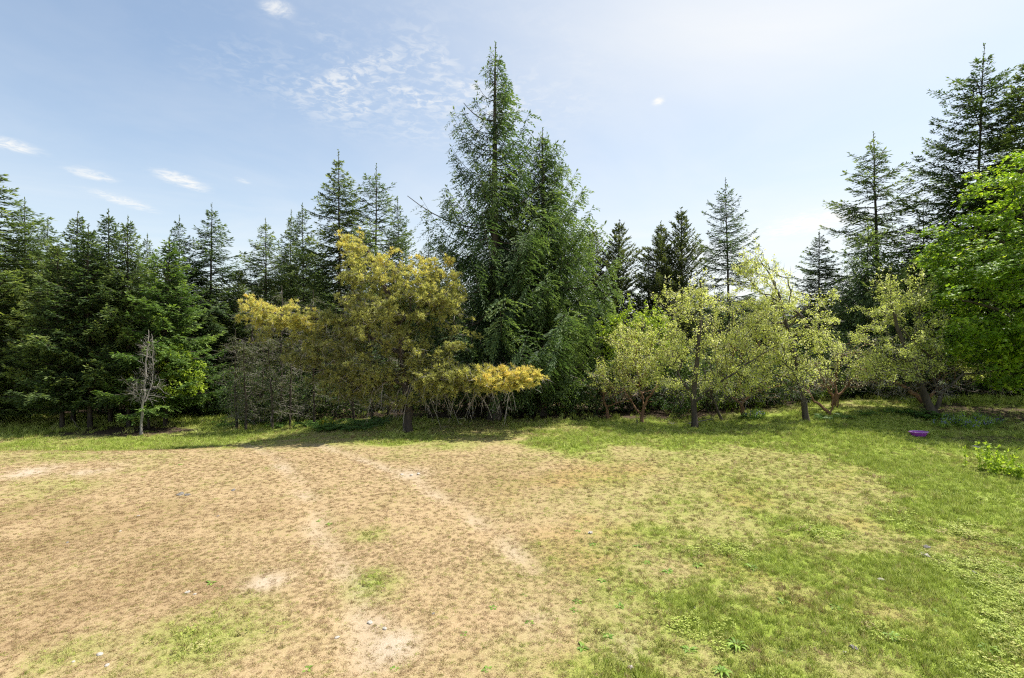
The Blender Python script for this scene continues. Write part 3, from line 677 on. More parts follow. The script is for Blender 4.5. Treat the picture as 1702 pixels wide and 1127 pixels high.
# leaning apple tree standing out on the grass
apple(102, 1341, 18.6, [([(1341, 708, 0), (1332, 640, 0), (1318, 575, .1), (1302, 520, .1), (1288, 470, .2), (1262, 430, .2)], .115, .014),
      ([(1335, 655, 0), (1322, 620, -.3), (1300, 600, -.5)], .045, .015), ([(1310, 545, 0), (1345, 500, .2), (1372, 520, .4)], .026, .010)],
      [(1270, 480, .2, 55, 58, 190, .3), (1320, 530, .1, 78, 68, 300, .35), (1350, 590, .0, 62, 52, 200, .4), (1262, 565, .2, 48, 70, 160, .4), (1320, 630, -.3, 45, 35, 80, .3), (1245, 445, .3, 26, 20, 40, .3)],
      'leaning apple tree whose dark trunk stands out on the open grass', n_sprout=16, white=.10)
# big leaning apple tree by the tub
apple(103, 1563, 18.3, [([(1563, 702, 0), (1545, 680, 0), (1530, 640, .0), (1512, 590, .1), (1495, 550, .2), (1480, 500, .2)], .17, .04),
      ([(1553, 690, .1), (1562, 655, .1), (1580, 640, .1), (1600, 622, .1)], .09, .03), ([(1560, 655, .1), (1550, 625, .1), (1545, 600, .2)], .05, .02)],
      [(1490, 560, .1, 70, 72, 300, .35), (1470, 610, .0, 58, 50, 220, .4), (1528, 540, .7, 52, 68, 190, .35), (1570, 620, .9, 60, 36, 130, .4), (1510, 490, .2, 48, 38, 90, .3), (1510, 640, .0, 70, 34, 170, .4), (1640, 642, 1.3, 60, 26, 100, .3)],
      'big leaning apple tree with a forked trunk near the purple tub', n_sprout=22, t0=.48)
# pale one with bare twigs between the two leaning ones
apple(104, 1394, 20.2, [([(1386, 693, 0), (1387, 670, 0), (1392, 655, 0)], .15, .11), ([(1387, 665, 0), (1370, 635, 0), (1355, 600, .1)], .055, .02), ([(1392, 658, 0), (1410, 640, 0), (1432, 615, .1)], .05, .02), ([(1390, 660, 0), (1388, 630, .2), (1400, 590, .2)], .05, .02)],
      [(1400, 615, .1, 60, 45, 230, .35), (1372, 640, 0, 45, 28, 110, .4), (1430, 590, .1, 45, 40, 110, .4)],
      'short-trunked apple tree with pale bare twigs between the two leaning ones', 'bark_red', per=7, t0=.45, n_sprout=3, white=.30)
# low slanting one
apple(105, 1388, 19.2, [([(1388, 700, 0), (1372, 682, 0), (1352, 665, .1), (1335, 640, .2)], .07, .025), ([(1378, 688, 0), (1385, 670, .1), (1383, 650, .2)], .035, .012)],
      [(1335, 625, .3, 40, 30, 90, .4), (1380, 640, .3, 30, 22, 50, .3)], 'small slanting apple tree with a thin reddish stem by the ferns', 'bark_red', per=9, n_sprout=2, white=.15)
# reddish Y-shaped one
apple(106, 1236, 20.0, [([(1236, 700, 0), (1232, 680, 0), (1236, 660, 0), (1228, 630, .1)], .095, .04), ([(1235, 668, 0), (1258, 650, 0), (1300, 640, -.1)], .045, .015), ([(1233, 672, 0), (1212, 655, .1), (1195, 635, .2)], .04, .015)],
      [(1235, 615, .1, 52, 45, 220, .35), (1265, 560, .2, 45, 55, 150, .35), (1210, 560, .3, 40, 50, 130, .35), (1270, 650, -.1, 40, 16, 50, .3)],
      'apple tree with a reddish Y-shaped trunk behind the upright one', 'bark_red', per=12, n_sprout=6, t0=.5)
# twin with orange bark at the cedar's skirt
apple(107, 1068, 19.6, [([(1068, 703, 0), (1066, 685, 0), (1078, 660, 0), (1095, 640, .1)], .075, .025), ([(1066, 688, 0), (1050, 668, .1), (1035, 645, .2)], .045, .015), ([(1072, 680, 0), (1066, 655, .2), (1062, 630, .3)], .04, .015)],
      [(1055, 615, .1, 62, 52, 260, .35), (1085, 580, .3, 40, 45, 130, .35), (1025, 630, .0, 40, 42, 130, .4), (1045, 570, .3, 45, 42, 120, .35)],
      'apple tree with orange-brown forked trunk at the skirt of the dense conifer', 'bark_red', per=15, n_sprout=5, t0=.58)
apple(108, 1010, 20.4, [([(1012, 700, 0), (1010, 680, 0), (1000, 662, .1), (1010, 640, .2)], .075, .03), ([(1008, 676, 0), (1030, 668, 0), (1048, 668, -.1)], .03, .012)],
      [(1015, 640, .3, 45, 32, 110, .35), (1040, 650, .2, 40, 18, 50, .3)], 'crooked little apple tree half under the dense conifer', 'bark_red', per=10, n_sprout=0, t0=.5)
apple(109, 1540, 20.4, [([(1535, 690, 0), (1532, 665, 0), (1515, 650, 0), (1490, 635, .2)], .15, .04), ([(1533, 668, 0), (1560, 645, .2), (1590, 640, .3)], .07, .02)],
      [(1475, 625, .2, 50, 25, 110, .4), (1590, 620, .4, 55, 25, 110, .4), (1540, 610, .6, 60, 40, 120, .35)], 'thick reddish apple trunk right behind the big leaning apple tree', 'bark_red', per=6, n_sprout=0)
apple(110, 1200, 19.8, [([(1200, 703, 0), (1190, 675, 0), (1180, 655, .1), (1190, 630, .3)], .06, .02), ([(1186, 665, 0), (1165, 650, .2)], .03, .01)],
      [(1190, 620, .4, 45, 35, 110, .35), (1160, 640, .4, 35, 22, 60, .3)], 'thin dark bent apple tree between the upright one and the Y-shaped one', per=10, n_sprout=0)
# lime green hazel behind
apple(111, 1060, 22.5, [([(1060, 690, 0), (1058, 640, 0), (1062, 580, 0), (1060, 540, 0)], .09, .03), ([(1058, 640, 0), (1030, 580, 0), (1020, 545, .1)], .05, .02), ([(1059, 640, 0), (1090, 590, 0), (1098, 560, .1)], .05, .02)],
      [(1060, 560, 0, 55, 52, 330, .35), (1020, 560, .1, 35, 45, 120, .35), (1100, 580, .2, 32, 42, 120, .35), (1055, 620, .2, 55, 40, 180, .35)],
      'lime green leafy tree behind the orange-brown apple tree', leaf='lime', per=15, L=.10, W=.075, n_sprout=8, t0=.6)

# ------------------------------------------------------------------ golden pine
def golden_pine():
    r_ = np.random.default_rng(201); d = 17.6; px = 679; bx = at(px, d); bz = float(hz(bx, d)); k = d / FPX
    o = empty('pine_tree', (bx, d, bz)); q = lambda a, b, c=0.: px_local(a, b, d, bx, d, bz, c)
    S = [([np.array([0, 0, -.12]), q(677, 660), q(668, 580, .1), q(650, 500, .2), q(622, 430, .2), q(600, 400, .2)], .16, .04),
         ([q(672, 630), q(740, 628, -.5), (q(810, 635, -.9)), q(880, 622, -1.0)], .07, .02),
         ([q(668, 590, .1), q(620, 560, .1), q(560, 532, .1), q(490, 528, .1), q(425, 515, .1)], .085, .02),
         ([q(660, 540, .1), q(710, 500, .1), q(750, 480, .1)], .06, .02), ([q(672, 640), q(620, 620, -.3), q(570, 610, -.3)], .05, .015)]
    blobs = []
    for (a, b, c, rx, rz, n, inner) in (
        (655, 490, .0, 85, 75, 420, .45), (590, 410, .1, 32, 22, 60, .3), (610, 460, .1, 45, 50, 150, .4), (700, 540, .0, 80, 85, 430, .45), (735, 490, .1, 42, 55, 150, .4),
        (630, 580, .0, 75, 75, 380, .45), (560, 590, .1, 52, 62, 220, .4), (425, 520, .1, 26, 26, 70, .3), (480, 528, .1, 60, 20, 150, .3), (545, 545, .1, 40, 38, 110, .35), (510, 575, .1, 36, 40, 90, .3), (560, 640, .0, 50, 30, 100, .3), (455, 545, .1, 40, 26, 50, .3),
        (650, 640, -.2, 85, 35, 240, .4), (755, 632, -.6, 78, 22, 300, .3), (832, 629, -.9, 66, 17, 260, .3), (720, 620, -.4, 50, 28, 130, .35)):
        p = q(a, b, c); blobs.append((p[0], p[1], p[2], rx * k, min(rx, rz) * k * (.95 if rz > 30 else 1.4), rz * k, n, inner))
    tg = ellip(r_, blobs, 5, .15, .6); tg = tg[tg[:, 2] > .75]
    wood, tips, dirs, base = grow(r_, S, tg, tip=.0055, bf=.5)
    # needle tufts at and just behind every twig end
    fol = MB(); zc = tips[:, 2]
    pxx = CX + (tips[:, 0] + bx) / (tips[:, 1] + d) * FPX; pyy = CY - (tips[:, 2] + bz - CAM_H) / (tips[:, 1] + d) * FPX
    # pigment: new growth and cones colour the outermost upper twigs, the shaded inner skirt is olive brown
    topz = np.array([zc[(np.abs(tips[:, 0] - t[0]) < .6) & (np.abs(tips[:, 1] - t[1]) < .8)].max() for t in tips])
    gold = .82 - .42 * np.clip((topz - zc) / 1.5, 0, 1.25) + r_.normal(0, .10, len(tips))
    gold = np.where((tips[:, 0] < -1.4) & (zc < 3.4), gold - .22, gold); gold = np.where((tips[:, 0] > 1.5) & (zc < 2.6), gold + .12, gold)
    nb = 3; idx = np.repeat(np.arange(len(tips)), nb); jit = np.tile(np.arange(nb), len(tips))
    cpos = tips[idx] + (base[idx] - tips[idx]) * (jit * .24)[:, None] + r_.normal(0, .055, (len(idx), 3)) * (jit > 0)[:, None]
    per = 12; i2 = np.repeat(np.arange(len(idx)), per); m = len(i2)
    D = dirs[idx][i2] * .55 + nrm(r_.normal(0, 1, (m, 3))) * .9; D[:, 2] += .35
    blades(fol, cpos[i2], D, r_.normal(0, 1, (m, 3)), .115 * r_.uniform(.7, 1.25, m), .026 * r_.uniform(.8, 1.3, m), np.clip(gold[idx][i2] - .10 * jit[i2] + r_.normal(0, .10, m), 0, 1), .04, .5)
    wood.build('trunk', M['bark_dark'], o, True)
    tw = MB(); sticks(r_, tw, tips, dirs, 2, .34, .011, -.1)
    # dead branches hanging below the crown
    for _ in range(46):
        a = r_.uniform(565, 860); p0 = q(a, r_.uniform(628, 655), r_.uniform(-.7, .3)); L = r_.uniform(.5, 1.25); sx = r_.choice([-1, 1]) * r_.uniform(.1, .7); s = np.linspace(0, 1, 6)
        p = p0 + np.stack([sx * L * s, r_.normal(0, .2) * s, -.25 * L * s - .75 * L * s ** 2.2], -1) + np.cumsum(r_.normal(0, .022, (6, 3)), 0); p[:, 2] = np.maximum(p[:, 2], .08)
        tube(tw, p, np.linspace(.017, .005, 6), 4); sticks(r_, tw, p[2:], nrm(np.gradient(p, axis=0))[2:], 2, .28, .011, -.35)
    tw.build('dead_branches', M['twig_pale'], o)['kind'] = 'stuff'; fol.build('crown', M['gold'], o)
    tag(o, 'golden yellow pine with one long low limb on either side of its crown', 'tree')
golden_pine()

# ------------------------------------------------------------------ maple at the meadow's edge
def maple():
    r_ = np.random.default_rng(301); d = 18.6; px = 1800; bx = at(px, d); bz = float(hz(bx, d)); k = d / FPX
    o = empty('maple_tree', (bx, d, bz)); q = lambda a, b, c=0.: px_local(a, b, d, bx, d, bz, c)
    S = [([np.array([0, 0, -.15]), q(1790, 620), q(1782, 520), q(1775, 420, .1), q(1765, 320, .1)], .24, .06),
         ([q(1788, 590), q(1720, 540, -.2), q(1650, 510, -.3), q(1600, 500, -.3)], .10, .03), ([q(1785, 540), q(1850, 470, .2), q(1900, 430, .4)], .11, .04),
         ([q(1780, 480), q(1700, 420, .2), q(1640, 390, .3)], .09, .03)]
    B = []
    for (a, b, c, rx, rz, n, inner) in ((1770, 430, 0, 185, 190, 900, .62), (1655, 490, -.5, 105, 120, 380, .5), (1640, 562, -.5, 70, 36, 170, .4), (1625, 430, -.3, 70, 80, 180, .45), (1735, 320, .1, 100, 90, 220, .5), (1790, 548, -.3, 130, 55, 260, .5), (1690, 628, -.4, 36, 16, 40, .3)):
        p = q(a, b, c); B.append((p[0], p[1], p[2], rx * k, min(rx, rz) * k * .95, rz * k, n, inner))
    tg = ellip(r_, B, 8, .24, .45)
    wood, tips, dirs, base = grow(r_, S, tg, tip=.006)
    out = nrm(tips - q(1770, 440)); n = len(tips); per = 12; idx = np.repeat(np.arange(n), per); m = len(idx); fol = MB()
    P = tips[idx] + r_.normal(0, 1, (m, 3)) * np.array([.15, .15, .07])
    A = out[idx] * .8 + r_.normal(0, .6, (m, 3)); A[:, 2] = -.35 + r_.normal(0, .25, m); A = nrm(A)
    Nn = out[idx] * .45 + np.array([0, 0, 1.]) + r_.normal(0, .35, (m, 3)); S_ = nrm(np.cross(A, Nn)); sz = .132 * r_.uniform(.65, 1.25, m)
    ti = np.clip(.40 + r_.normal(0, .20, n)[idx] + r_.normal(0, .13, m), 0, 1)
    for ang, ln, wd in ((0, 1.0, .52), (.85, .82, .42), (-.85, .82, .42)):               # three lobes of every leaf
        blades(fol, P, A * math.cos(ang) + S_ * math.sin(ang), Nn, sz * ln, sz * wd, ti, .08, .55)
    wood.build('trunk', M['bark_apple'], o, True); fol.build('crown', M['maple'], o)
    tag(o, 'full green maple with large leaves casting shade beside the bare bed', 'tree')
maple()

# ------------------------------------------------------------------ saplings by the clump
def bare_sapling():
    r_ = np.random.default_rng(401); bx, d = gp(234, 722); bz = float(hz(bx, d)); o = empty('bare_sapling', (bx, d, bz)); q = lambda a, b, c=0.: px_local(a, b, d, bx, d, bz, c)
    S = [([np.array([0, 0, -.1]), q(236, 690), q(241, 660), q(243, 610), q(246, 575), q(247, 548)], .055, .010), ([q(241, 668), q(253, 640, .1), q(255, 590, .1), q(252, 555, .1)], .025, .008), ([q(240, 668), (q(228, 650)), q(212, 638, .1)], .02, .006)]
    k = d / FPX; B = []
    for (a, b, rx, rz, n) in ((243, 650, 26, 22, 60), (247, 600, 11, 40, 60), (225, 640, 18, 14, 20)):
        p = q(a, b); B.append((p[0], p[1], p[2], rx * k, rx * k, rz * k, n, .2))
    wood, tips, dirs, base = grow(r_, S, ellip(r_, B), tip=.005, bf=.8); sticks(r_, wood, tips, dirs, 4, .30, .010, .3)
    wood.build('trunk', M['twig_pale'], o, True); tag(o, 'bare grey leafless sapling on the lawn in front of the fir clump', 'tree')
bare_sapling()
def small_maple():
    r_ = np.random.default_rng(402); bx, d = gp(246, 712); d += .1; bz = float(hz(bx, d)); o = empty('maple_sapling', (bx, d, bz)); q = lambda a, b, c=0.: px_local(a, b, d, bx, d, bz, c); k = d / FPX
    S = [([np.array([0, 0, -.1]), q(247, 690), q(252, 650), q(265, 610), q(272, 575)], .06, .012), ([q(250, 690), q(268, 665, -.1), q(300, 645, -.2), q(335, 638, -.3)], .03, .008), ([q(250, 670), q(232, 640, .1), q(212, 622, .2)], .022, .007), ([q(252, 655), q(280, 630, 0), q(305, 608, 0)], .025, .007)]
    B = []
    for (a, b, rx, rz, n) in ((300, 640, 42, 22, 90), (285, 600, 34, 30, 70), (270, 580, 24, 16, 26), (215, 625, 10, 14, 10), (218, 665, 14, 8, 12), (260, 665, 20, 14, 26), (320, 615, 22, 16, 30)):
        p = q(a, b); B.append((p[0], p[1], p[2], rx * k, rx * k * .8, rz * k, n, .3))
    wood, tips, dirs, base = grow(r_, S, ellip(r_, B), tip=.0045); fol = MB(); leafy(r_, fol, tips, dirs, base, 13, .14, .10, .085, .55, .2)
    wood.build('trunk', M['bark_dark'], o, True); fol.build('crown', M['lime'], o); tag(o, 'young light green maple sapling close behind the bare grey sapling', 'tree')
small_maple()

# ------------------------------------------------------------------ thin half-dead trees, shrubs and ferns along the wood's edge
def dead_proto(seed, H):
    r_ = np.random.default_rng(seed); wood, tw, fol = MB(), MB(), MB(); z = np.linspace(-.1, H, 9); p = np.stack([np.cumsum(r_.normal(0, .025, 9)), np.cumsum(r_.normal(0, .025, 9)), z], -1); tube(wood, p, np.linspace(.055, .012, 9), 6)
    for i in range(70):
        zz = r_.uniform(.5, H * .97); az = r_.random() * 6.283; L = r_.uniform(.35, 1.05) * (1 - .45 * zz / H); s = np.linspace(0, 1, 4); c = np.array([np.interp(zz, z, p[:, 0]), np.interp(zz, z, p[:, 1]), zz])
        b = c + np.stack([np.cos(az) * L * s, np.sin(az) * L * s, -.35 * L * s ** 1.5 + .1 * L * s], -1); tube(tw, b, np.linspace(.010, .004, 4), 3)
        dirs = np.tile(nrm(b[-1] - b[0]), (3, 1)); sticks(r_, tw, b[1:], dirs, 3, .24, .010, -.12)
        if r_.random() < .7: leafy(r_, fol, b[1:], dirs, b[:-1], 10, .12, .10, .03, .4, .2)
    return wood.mesh('trunk', M['bark_dark'], True), tw.mesh('dead_twigs', M['twig_grey']), fol.mesh('needles', M['pine_dark'])
DP = [dead_proto(501, 4.6), dead_proto(502, 4.0), dead_proto(503, 5.2)]
rd = np.random.default_rng(12)
for i, px in enumerate((392, 408, 423, 438, 452, 468, 484, 500, 520, 541, 562, 590, 618, 645)):
    d = 20.6 + rd.uniform(-.5, 2.2); x = at(px, d); o = empty('thin_conifer', (x, d, float(hz(x, d)) - .03), rd.random() * 6); s = rd.uniform(.85, 1.15); o.scale = (1, 1, s)
    for nm, me in zip(('trunk', 'dead_twigs', 'needles'), DP[i % 3]):
        c = bpy.data.objects.new(nm, me); C.objects.link(c); c.parent = o
    tag(o, 'thin half-dead conifer with bare grey twigs at the wood edge by the golden pine', 'tree', 'thin half-dead conifers at the wood edge')

def shrub_proto(seed, H, R, leaf, n=150, per=14, L=.09, W=.055):
    r_ = np.random.default_rng(seed); stems = [([np.array([r_.normal(0, .08), r_.normal(0, .08), -.08]), np.array([r_.normal(0, .3) * R, r_.normal(0, .3) * R, H * .5]), np.array([r_.normal(0, .5) * R, r_.normal(0, .5) * R, H * .8])], .03, .012) for _ in range(4)]
    tg = ellip(r_, [(0, 0, H * .52, R, R, H * .48, n, .3)]); tg = tg[tg[:, 2] > .12]
    wood, tips, dirs, base = grow(r_, stems, tg, tip=.005); fol = MB(); leafy(r_, fol, tips, dirs, base, per, .18, L, W, .42, .2)
    return wood.mesh('stems', M['bark_dark'], True), fol.mesh('leaves', M[leaf])
SP = [shrub_proto(601, 2.1, 1.25, 'shrub'), shrub_proto(602, 1.6, 1.1, 'shrub'), shrub_proto(603, 2.8, 1.3, 'shrub', 190)]
def put(name, protos, i, x, y, rz, s, label, cat, group, names, sz=None):
    o = empty(name, (x, y, float(hz(x, y)) - .02), rz); o.scale = (s, s, sz or s)
    for nm, me in zip(names, protos[i % len(protos)]):
        c = bpy.data.objects.new(nm, me); C.objects.link(c); c.parent = o
    return tag(o, label, cat, group)
for i in range(110):
    px = -60 + i * 17.5 + rd.uniform(-12, 12); lo = np.interp(px, [-60, 350, 420, 700, 1000, 1400, 1500, 1800], [26, 25, 21.6, 20.9, 20.9, 21.3, 22.2, 23.2]); y = lo + rd.uniform(0, 3.2)
    put('shrub', SP, i, at(px, y), y, rd.random() * 6.28, rd.uniform(.75, 1.2), 'dark leafy shrub in the undergrowth below the wood edge', 'shrub', 'undergrowth shrubs', ('stems', 'leaves'))
SB = [shrub_proto(604, 1.0, .6, 'lime', 60, 12, .08, .05)]
for (px, y) in ((948, 23.5), (1252, 21.8), (1205, 22.0), (1290, 22.6), (1330, 23.0), (1350, 22.2), (900, 23.8), (1140, 22.2)):
    put('shrub', SB, 0, at(px, y), y, px, 1.0, 'small sunlit light green shrub behind the apple trunks', 'shrub', 'sunlit shrubs behind the orchard', ('stems', 'leaves'))

def frond(r_, fol, az, L, arch, c=(0, 0, 0)):
    k = 13; s = np.linspace(.12, 1, k); dh = np.array([math.cos(az), math.sin(az), 0]); lat = np.array([-dh[1], dh[0], 0])
    rach = np.array(c) + dh * (L * s)[:, None] + np.array([0, 0, 1.]) * (L * (arch * s - arch * .95 * s ** 2.2))[:, None]; rach[:, 2] += .02
    for sd_ in (-1, 1):
        blades(fol, rach, lat * sd_ + dh * .35 + np.array([0, 0, -.1]), np.tile([0, 0, 1.], (k, 1)) + r_.normal(0, .12, (k, 3)), L * .30 * np.sin(np.pi * (.12 + .86 * s)) + .02, L * .085, np.clip(.5 + r_.normal(0, .15, k), 0, 1), .08, .35)
    tube(fol, np.concatenate([[c], rach]), np.linspace(.006, .002, k + 1), 3, .3)
def fern_proto(seed):
    r_ = np.random.default_rng(seed); fr = []
    for j in range(9):
        mb = MB(); frond(r_, mb, j * .70 + r_.normal(0, .12), r_.uniform(.42, .68), r_.uniform(.75, 1.2)); fr.append(mb.mesh('frond', M['fern']))
    return fr
FP = [fern_proto(701), fern_proto(702)]
def put_fern(px, y, s, label, group, i):
    put('fern', FP, i, at(px, y), y, rd.random() * 6.28, s, label, 'fern', group, ('frond',) * 9)
for i in range(34):
    px = 365 + i * 8.2 + rd.uniform(-5, 5); py = 696 + rd.uniform(0, 16) + (i > 18) * 4; x, y = gp(px, py)
    put_fern(px, y, rd.uniform(.65, 1.1), 'green fern in the fern bank between lawn and thin conifers', 'ferns of the bank by the thin conifers', i)
for (px, py) in ((1538, 694), (1548, 697), (1530, 690), (1246, 696), (1370, 697), (1405, 696), (1440, 690), (1478, 687), (1500, 688)):
    x, y = gp(px, py); put_fern(px, y, .8 if px < 1525 else 1.0, 'fern growing among the trunks of the apple trees', 'ferns under the apple trees', px)

# ------------------------------------------------------------------ purple tub
def lathe(mb, prof, sx, sy, seg=40, tint=.5):
    prof = np.array(prof); th = np.arange(seg) / seg * 2 * np.pi; V = np.stack([prof[:, 0, None] * np.cos(th) * sx, prof[:, 0, None] * np.sin(th) * sy, np.broadcast_to(prof[:, 1, None], (len(prof), seg))], -1)
    i = np.arange(len(prof) - 1)[:, None] * seg; j = np.arange(seg)[None]; j2 = (j + 1) % seg
    mb.add(V, np.stack([i + j, i + j2, i + seg + j2, i + seg + j], -1), tint)
def plastic(name, c, rough=.38):
    m, nt, out = mat_base(name); p = nt.nodes.new('ShaderNodeBsdfPrincipled'); n = nt.nodes.new('ShaderNodeTexNoise'); n.inputs['Scale'].default_value = 14; n.inputs['Detail'].default_value = 5
    r = ramp(nt, [(.25, tuple(v * .35 + .03 for v in c)), (.45, tuple(v * .85 for v in c)), (.7, c)]); nt.links.new(n.outputs[0], r.inputs[0]); nt.links.new(r.outputs[0], p.inputs['Base Color']); p.inputs['Roughness'].default_value = rough
    nt.links.new(p.outputs[0], out.inputs[0]); return m
tx, ty = gp(1527, 725.5); tub = empty('plastic_tub', (tx, ty, float(hz(tx, ty)) + .015), .1); tub.scale = (.88, .88, .88)
b = MB(); lathe(b, [(.001, 0), (.225, 0), (.235, .01), (.262, .06), (.285, .115), (.298, .150), (.288, .150), (.272, .112), (.248, .06), (.222, .018), (.001, .016)], 1.0, .72); b.build('tub_body', plastic('purple_plastic', (.36, .05, .46)), tub, True)
b = MB(); lathe(b, [(.290, .152), (.292, .166), (.312, .168), (.322, .160), (.320, .150), (.300, .149), (.290, .152)], 1.0, .74); b.build('tub_rim', plastic('pale_purple_plastic', (.50, .30, .58)), tub, True)
hm = plastic('tub_handle_plastic', (.40, .10, .48))
for s_ in (-1, 1):
    b = MB(); a = np.linspace(-.9, .9, 9); tube(b, np.stack([s_ * (.305 + .055 * np.cos(a * 1.7)), .085 * np.sin(a * 1.7), np.full(9, .150)], -1), .010, 6); b.build('tub_handle', hm, tub, True)
tag(tub, 'purple oval plastic tub left on the grass by the maple shade', 'tub')

# ------------------------------------------------------------------ small plants, stones, fallen branches
def rosette(seed, nl, L, W, lift):
    r_ = np.random.default_rng(seed); out = []
    for j in range(nl):
        mb = MB(); az = j * 2.4 + r_.normal(0, .2); l = L * r_.uniform(.7, 1.2); lf = lift * r_.uniform(.6, 1.4); dh = np.array([math.cos(az), math.sin(az), 0]); la = np.array([-dh[1], dh[0], 0]); s = np.linspace(0, 1, 6)
        c = dh * (l * s)[:, None] + np.array([0, 0, 1.]) * (l * (lf * s - lf * .9 * s ** 2))[:, None]; c[:, 2] += .012; wv = W * np.sin(np.pi * np.clip(s * .86 + .10, 0, 1)) * (1 + .25 * (np.arange(6) % 2)) * .5; wv[-1] = .002
        V = np.stack([c + la * wv[:, None] + np.array([0, 0, .006]), c, c - la * wv[:, None] + np.array([0, 0, .006])], 1).reshape(-1, 3); i = np.arange(5) * 3
        mb.add(V, np.concatenate([np.stack([i, i + 1, i + 4, i + 3], -1), np.stack([i + 1, i + 2, i + 5, i + 4], -1)]), r_.random()); out.append(mb.mesh('leaf', M['weed'], True))
    return out
WP = [rosette(801, 11, .11, .032, .7), rosette(802, 9, .085, .034, .6), rosette(803, 13, .125, .024, 1.2)]
WL = {0: 'flat green weed rosette growing in the short grass', 1: 'small broad-leaved weed growing in the short grass', 2: 'bushy tuft of long weed leaves in the short grass'}
for (px, py, k, s) in ((968, 1076, 0, .95), (1010, 1057, 1, 1.), (1145, 1080, 0, 1.), (1225, 1076, 2, 1.25), (1305, 1085, 1, 1.1), (1200, 1118, 2, 1.), (770, 1053, 1, .8), (810, 1113, 1, .9), (880, 1035, 1, .9), (510, 1112, 1, .9), (1060, 908, 0, .9),
                       (985, 905, 1, 1.), (532, 866, 1, 1.), (548, 871, 1, 1.), (350, 969, 0, .9), (365, 976, 1, .8), (960, 1000, 1, 1.), (955, 1014, 1, .9), (1030, 1008, 0, .9), (1075, 935, 1, 1.), (1110, 950, 0, 1.), (1250, 945, 2, 1.), (1160, 940, 0, 1.1),
                       (1300, 1000, 0, 1.), (1390, 1010, 1, 1.2), (1480, 1060, 2, 1.), (1560, 1020, 0, 1.), (1640, 1080, 2, 1.1), (1620, 940, 1, 1.2), (960, 883, 1, .9), (870, 990, 1, .8), (730, 1010, 1, .7), (300, 772, 1, 1.), (655, 1112, 1, .8), (820, 1010, 1, .9), (1050, 985, 1, .9), (1000, 965, 1, 1.)):
    x, y = gp(px, py); put('weed', WP, k, x, y, px * .7, s * .85, WL[k], 'weed', 'weeds in the short grass', ('leaf',) * 13)

def stone_mesh(seed, mat, flat=.5):
    r_ = np.random.default_rng(seed); mb = MB(); n1, n2 = 6, 9; th = np.linspace(.02, np.pi - .02, n1); ph = np.arange(n2) / n2 * 6.2832
    rr = 1 + r_.normal(0, .13, (n1, n2)); V = np.stack([rr * np.sin(th)[:, None] * np.cos(ph), rr * np.sin(th)[:, None] * np.sin(ph) * .75, rr * np.cos(th)[:, None] * flat * np.ones(n2)], -1)
    i = np.arange(n1 - 1)[:, None] * n2; j = np.arange(n2)[None]; j2 = (j + 1) % n2; mb.add(V, np.stack([i + j, i + n2 + j, i + n2 + j2, i + j2], -1), .5)
    return mb.mesh('stone', M[mat], False)
ST = [stone_mesh(901, 'stone'), stone_mesh(902, 'stone', .4), stone_mesh(903, 'stone_dark', .45)]
for (px, py, k, r) in ((300, 822, 2, .075), (311, 823, 2, .06), (312, 985, 0, .035), (324, 988, 0, .022), (166, 1088, 1, .038), (178, 1106, 1, .028), (122, 1100, 1, .02), (981, 886, 0, .05), (1195, 905, 0, .03), (1152, 1010, 2, .035), (1419, 1077, 2, .040), (1404, 1085, 0, .025),  # among these, dark leaves and a crumpled pale scrap are modelled as stones
                       (1540, 910, 2, .06), (1538, 924, 0, .07), (1464, 964, 1, .05), (696, 788, 0, .055), (684, 790, 1, .05), (668, 789, 1, .06), (388, 815, 2, .05), (362, 858, 2, .025), (112, 902, 2, .025), (1049, 1111, 0, .042), (1622, 745, 1, .16), (230, 858, 0, .03), (200, 883, 1, .025), (560, 1060, 1, .03), (615, 1035, 1, .04), (640, 1045, 0, .03), (1540, 738, 1, .05), (1620, 952, 2, .035), (720, 1020, 2, .02)):
    x, y = gp(px, py); o = bpy.data.objects.new('stone', ST[k]); C.objects.link(o); o.location = (x, y, float(hz(x, y)) + r * .08); o.scale = (r, r, r); o.rotation_euler = (0, 0, px)
    tag(o, 'small dark grey stone lying on the dry grass' if k == 2 else 'pale stone lying on the meadow' if k == 0 else 'flat pale stone lying on the meadow', 'stone', 'stones on the meadow')

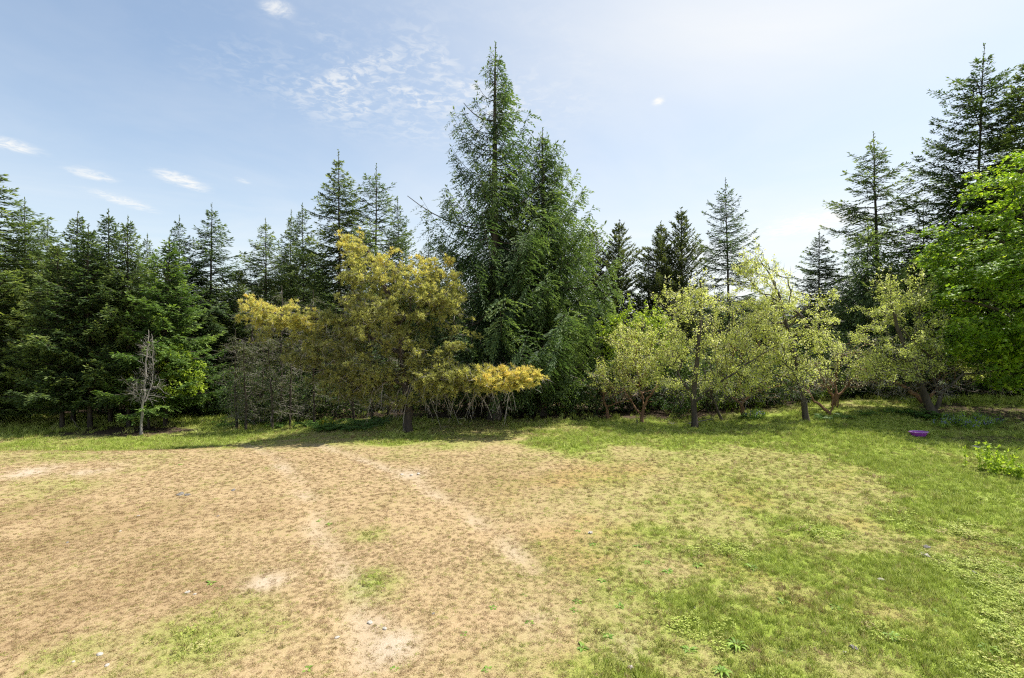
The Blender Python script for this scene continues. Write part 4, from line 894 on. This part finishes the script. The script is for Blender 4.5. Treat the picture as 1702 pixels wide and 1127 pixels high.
# fallen grey branches under the upright apple tree
for (pts, r, lab) in (([(1143, 706), (1160, 700), (1190, 697)], .028, 'long fallen grey branch on the grass under the upright apple tree'), ([(1110, 703), (1120, 709)], .03, 'short fallen stick on the grass beside the upright apple tree'),
                      ([(1058, 697), (1061, 705)], .022, 'short pale stick leaning by the orange-brown apple trunk'), ([(120, 690), (128, 712)], .02, 'small dead stick poking out of the shaded lawn before the clump')):
    P = []
    for j, (a, b_) in enumerate(pts):
        x, y = gp(pts[-1][0] if False else a, 706 if a > 1000 else 715); P.append((x, y + .1 * j, float(hz(x, y)) + max(.02, (706 if a > 1000 else 712) / 1. * 0 + (705 - b_) * .022 if a > 1000 else (712 - b_) * .022)))
    r_ = np.random.default_rng(int(pts[0][0])); P = np.array(P); P = np.stack([np.interp(np.linspace(0, 1, 9), np.linspace(0, 1, len(P)), P[:, a]) for a in range(3)], -1); P[1:-1] += r_.normal(0, .012, (7, 3))
    mb = MB(); tube(mb, P, np.linspace(r, r * .4, 9), 6); dirs = nrm(np.gradient(P, axis=0)); sticks(r_, mb, P[4:], dirs[4:], 2, .25, .014, .3)
    o = mb.build('fallen_branch', M['twig_grey'], None, True); tag(o, lab, 'branch')

# leafy weed clump at the shade's edge, bluebells by the leaning apple, yellow flower by the ferns, pink bush far back
def leafy_plant(name, px, py, H, R, nstem, label, seed, L=.09, W=.05, mat='fern', flower=None, cat='plant', group=None):
    r_ = np.random.default_rng(seed); x, y = gp(px, py); o = empty(name, (x, y, float(hz(x, y)))); st, lf, fl = MB(), MB(), MB()
    for _ in range(nstem):
        b0 = np.append(r_.normal(0, R * .45, 2), -.02); top = b0 + np.append(r_.normal(0, R * .25, 2), H * r_.uniform(.6, 1.1)); s = np.linspace(0, 1, 6); p = b0 + (top - b0) * s[:, None]; tube(st, p, np.linspace(.006, .003, 6), 4)
        leafy(r_, lf, p[1:], np.tile([0, 0, 1.], (5, 1)), p[:-1], 5, .03, L, W, .55, -.1)
        if flower: leafy(r_, fl, p[-2:], np.tile([0, 0, 1.], (2, 1)), p[-3:-1], 5, .04, .045, .035, .6, .3)
    st.build('stems', M['weed'], o); lf.build('leaves', M[mat], o)
    if flower: fl.build('flowers', M[flower], o)
    return tag(o, label, cat, group)
leafy_plant('tall_weed', 1658, 783, .62, .42, 20, 'tall leafy weed clump at the edge of the maple shade', 951, mat='lime')
leafy_plant('tall_weed', 1682, 792, .36, .40, 20, 'low bright weed clump just before the tall leafy one', 952, mat='lime')
leafy_plant('flowering_weed', 545, 712, .35, .28, 12, 'yellow flowering weed at the foot of the fern bank', 953, flower='yellow_petal')
leafy_plant('flowering_shrub', 908, 690, .75, .6, 18, 'shrub with pink flowers glimpsed under the dense conifer', 954, flower='pink', cat='shrub')
for i, (px, py) in enumerate(((1592, 703), (1604, 706), (1618, 708), (1580, 707), (1632, 703), (1640, 712), (1600, 714), (1565, 712), (1620, 716), (1655, 709), (1258, 697), (1252, 698))):
    leafy_plant('bluebell', px, py, .34, .22, 8, 'bluebell clump flowering at the foot of an apple tree', 960 + i, L=.20, W=.018, mat='weed', flower='bell', group='bluebells under the apple trees')
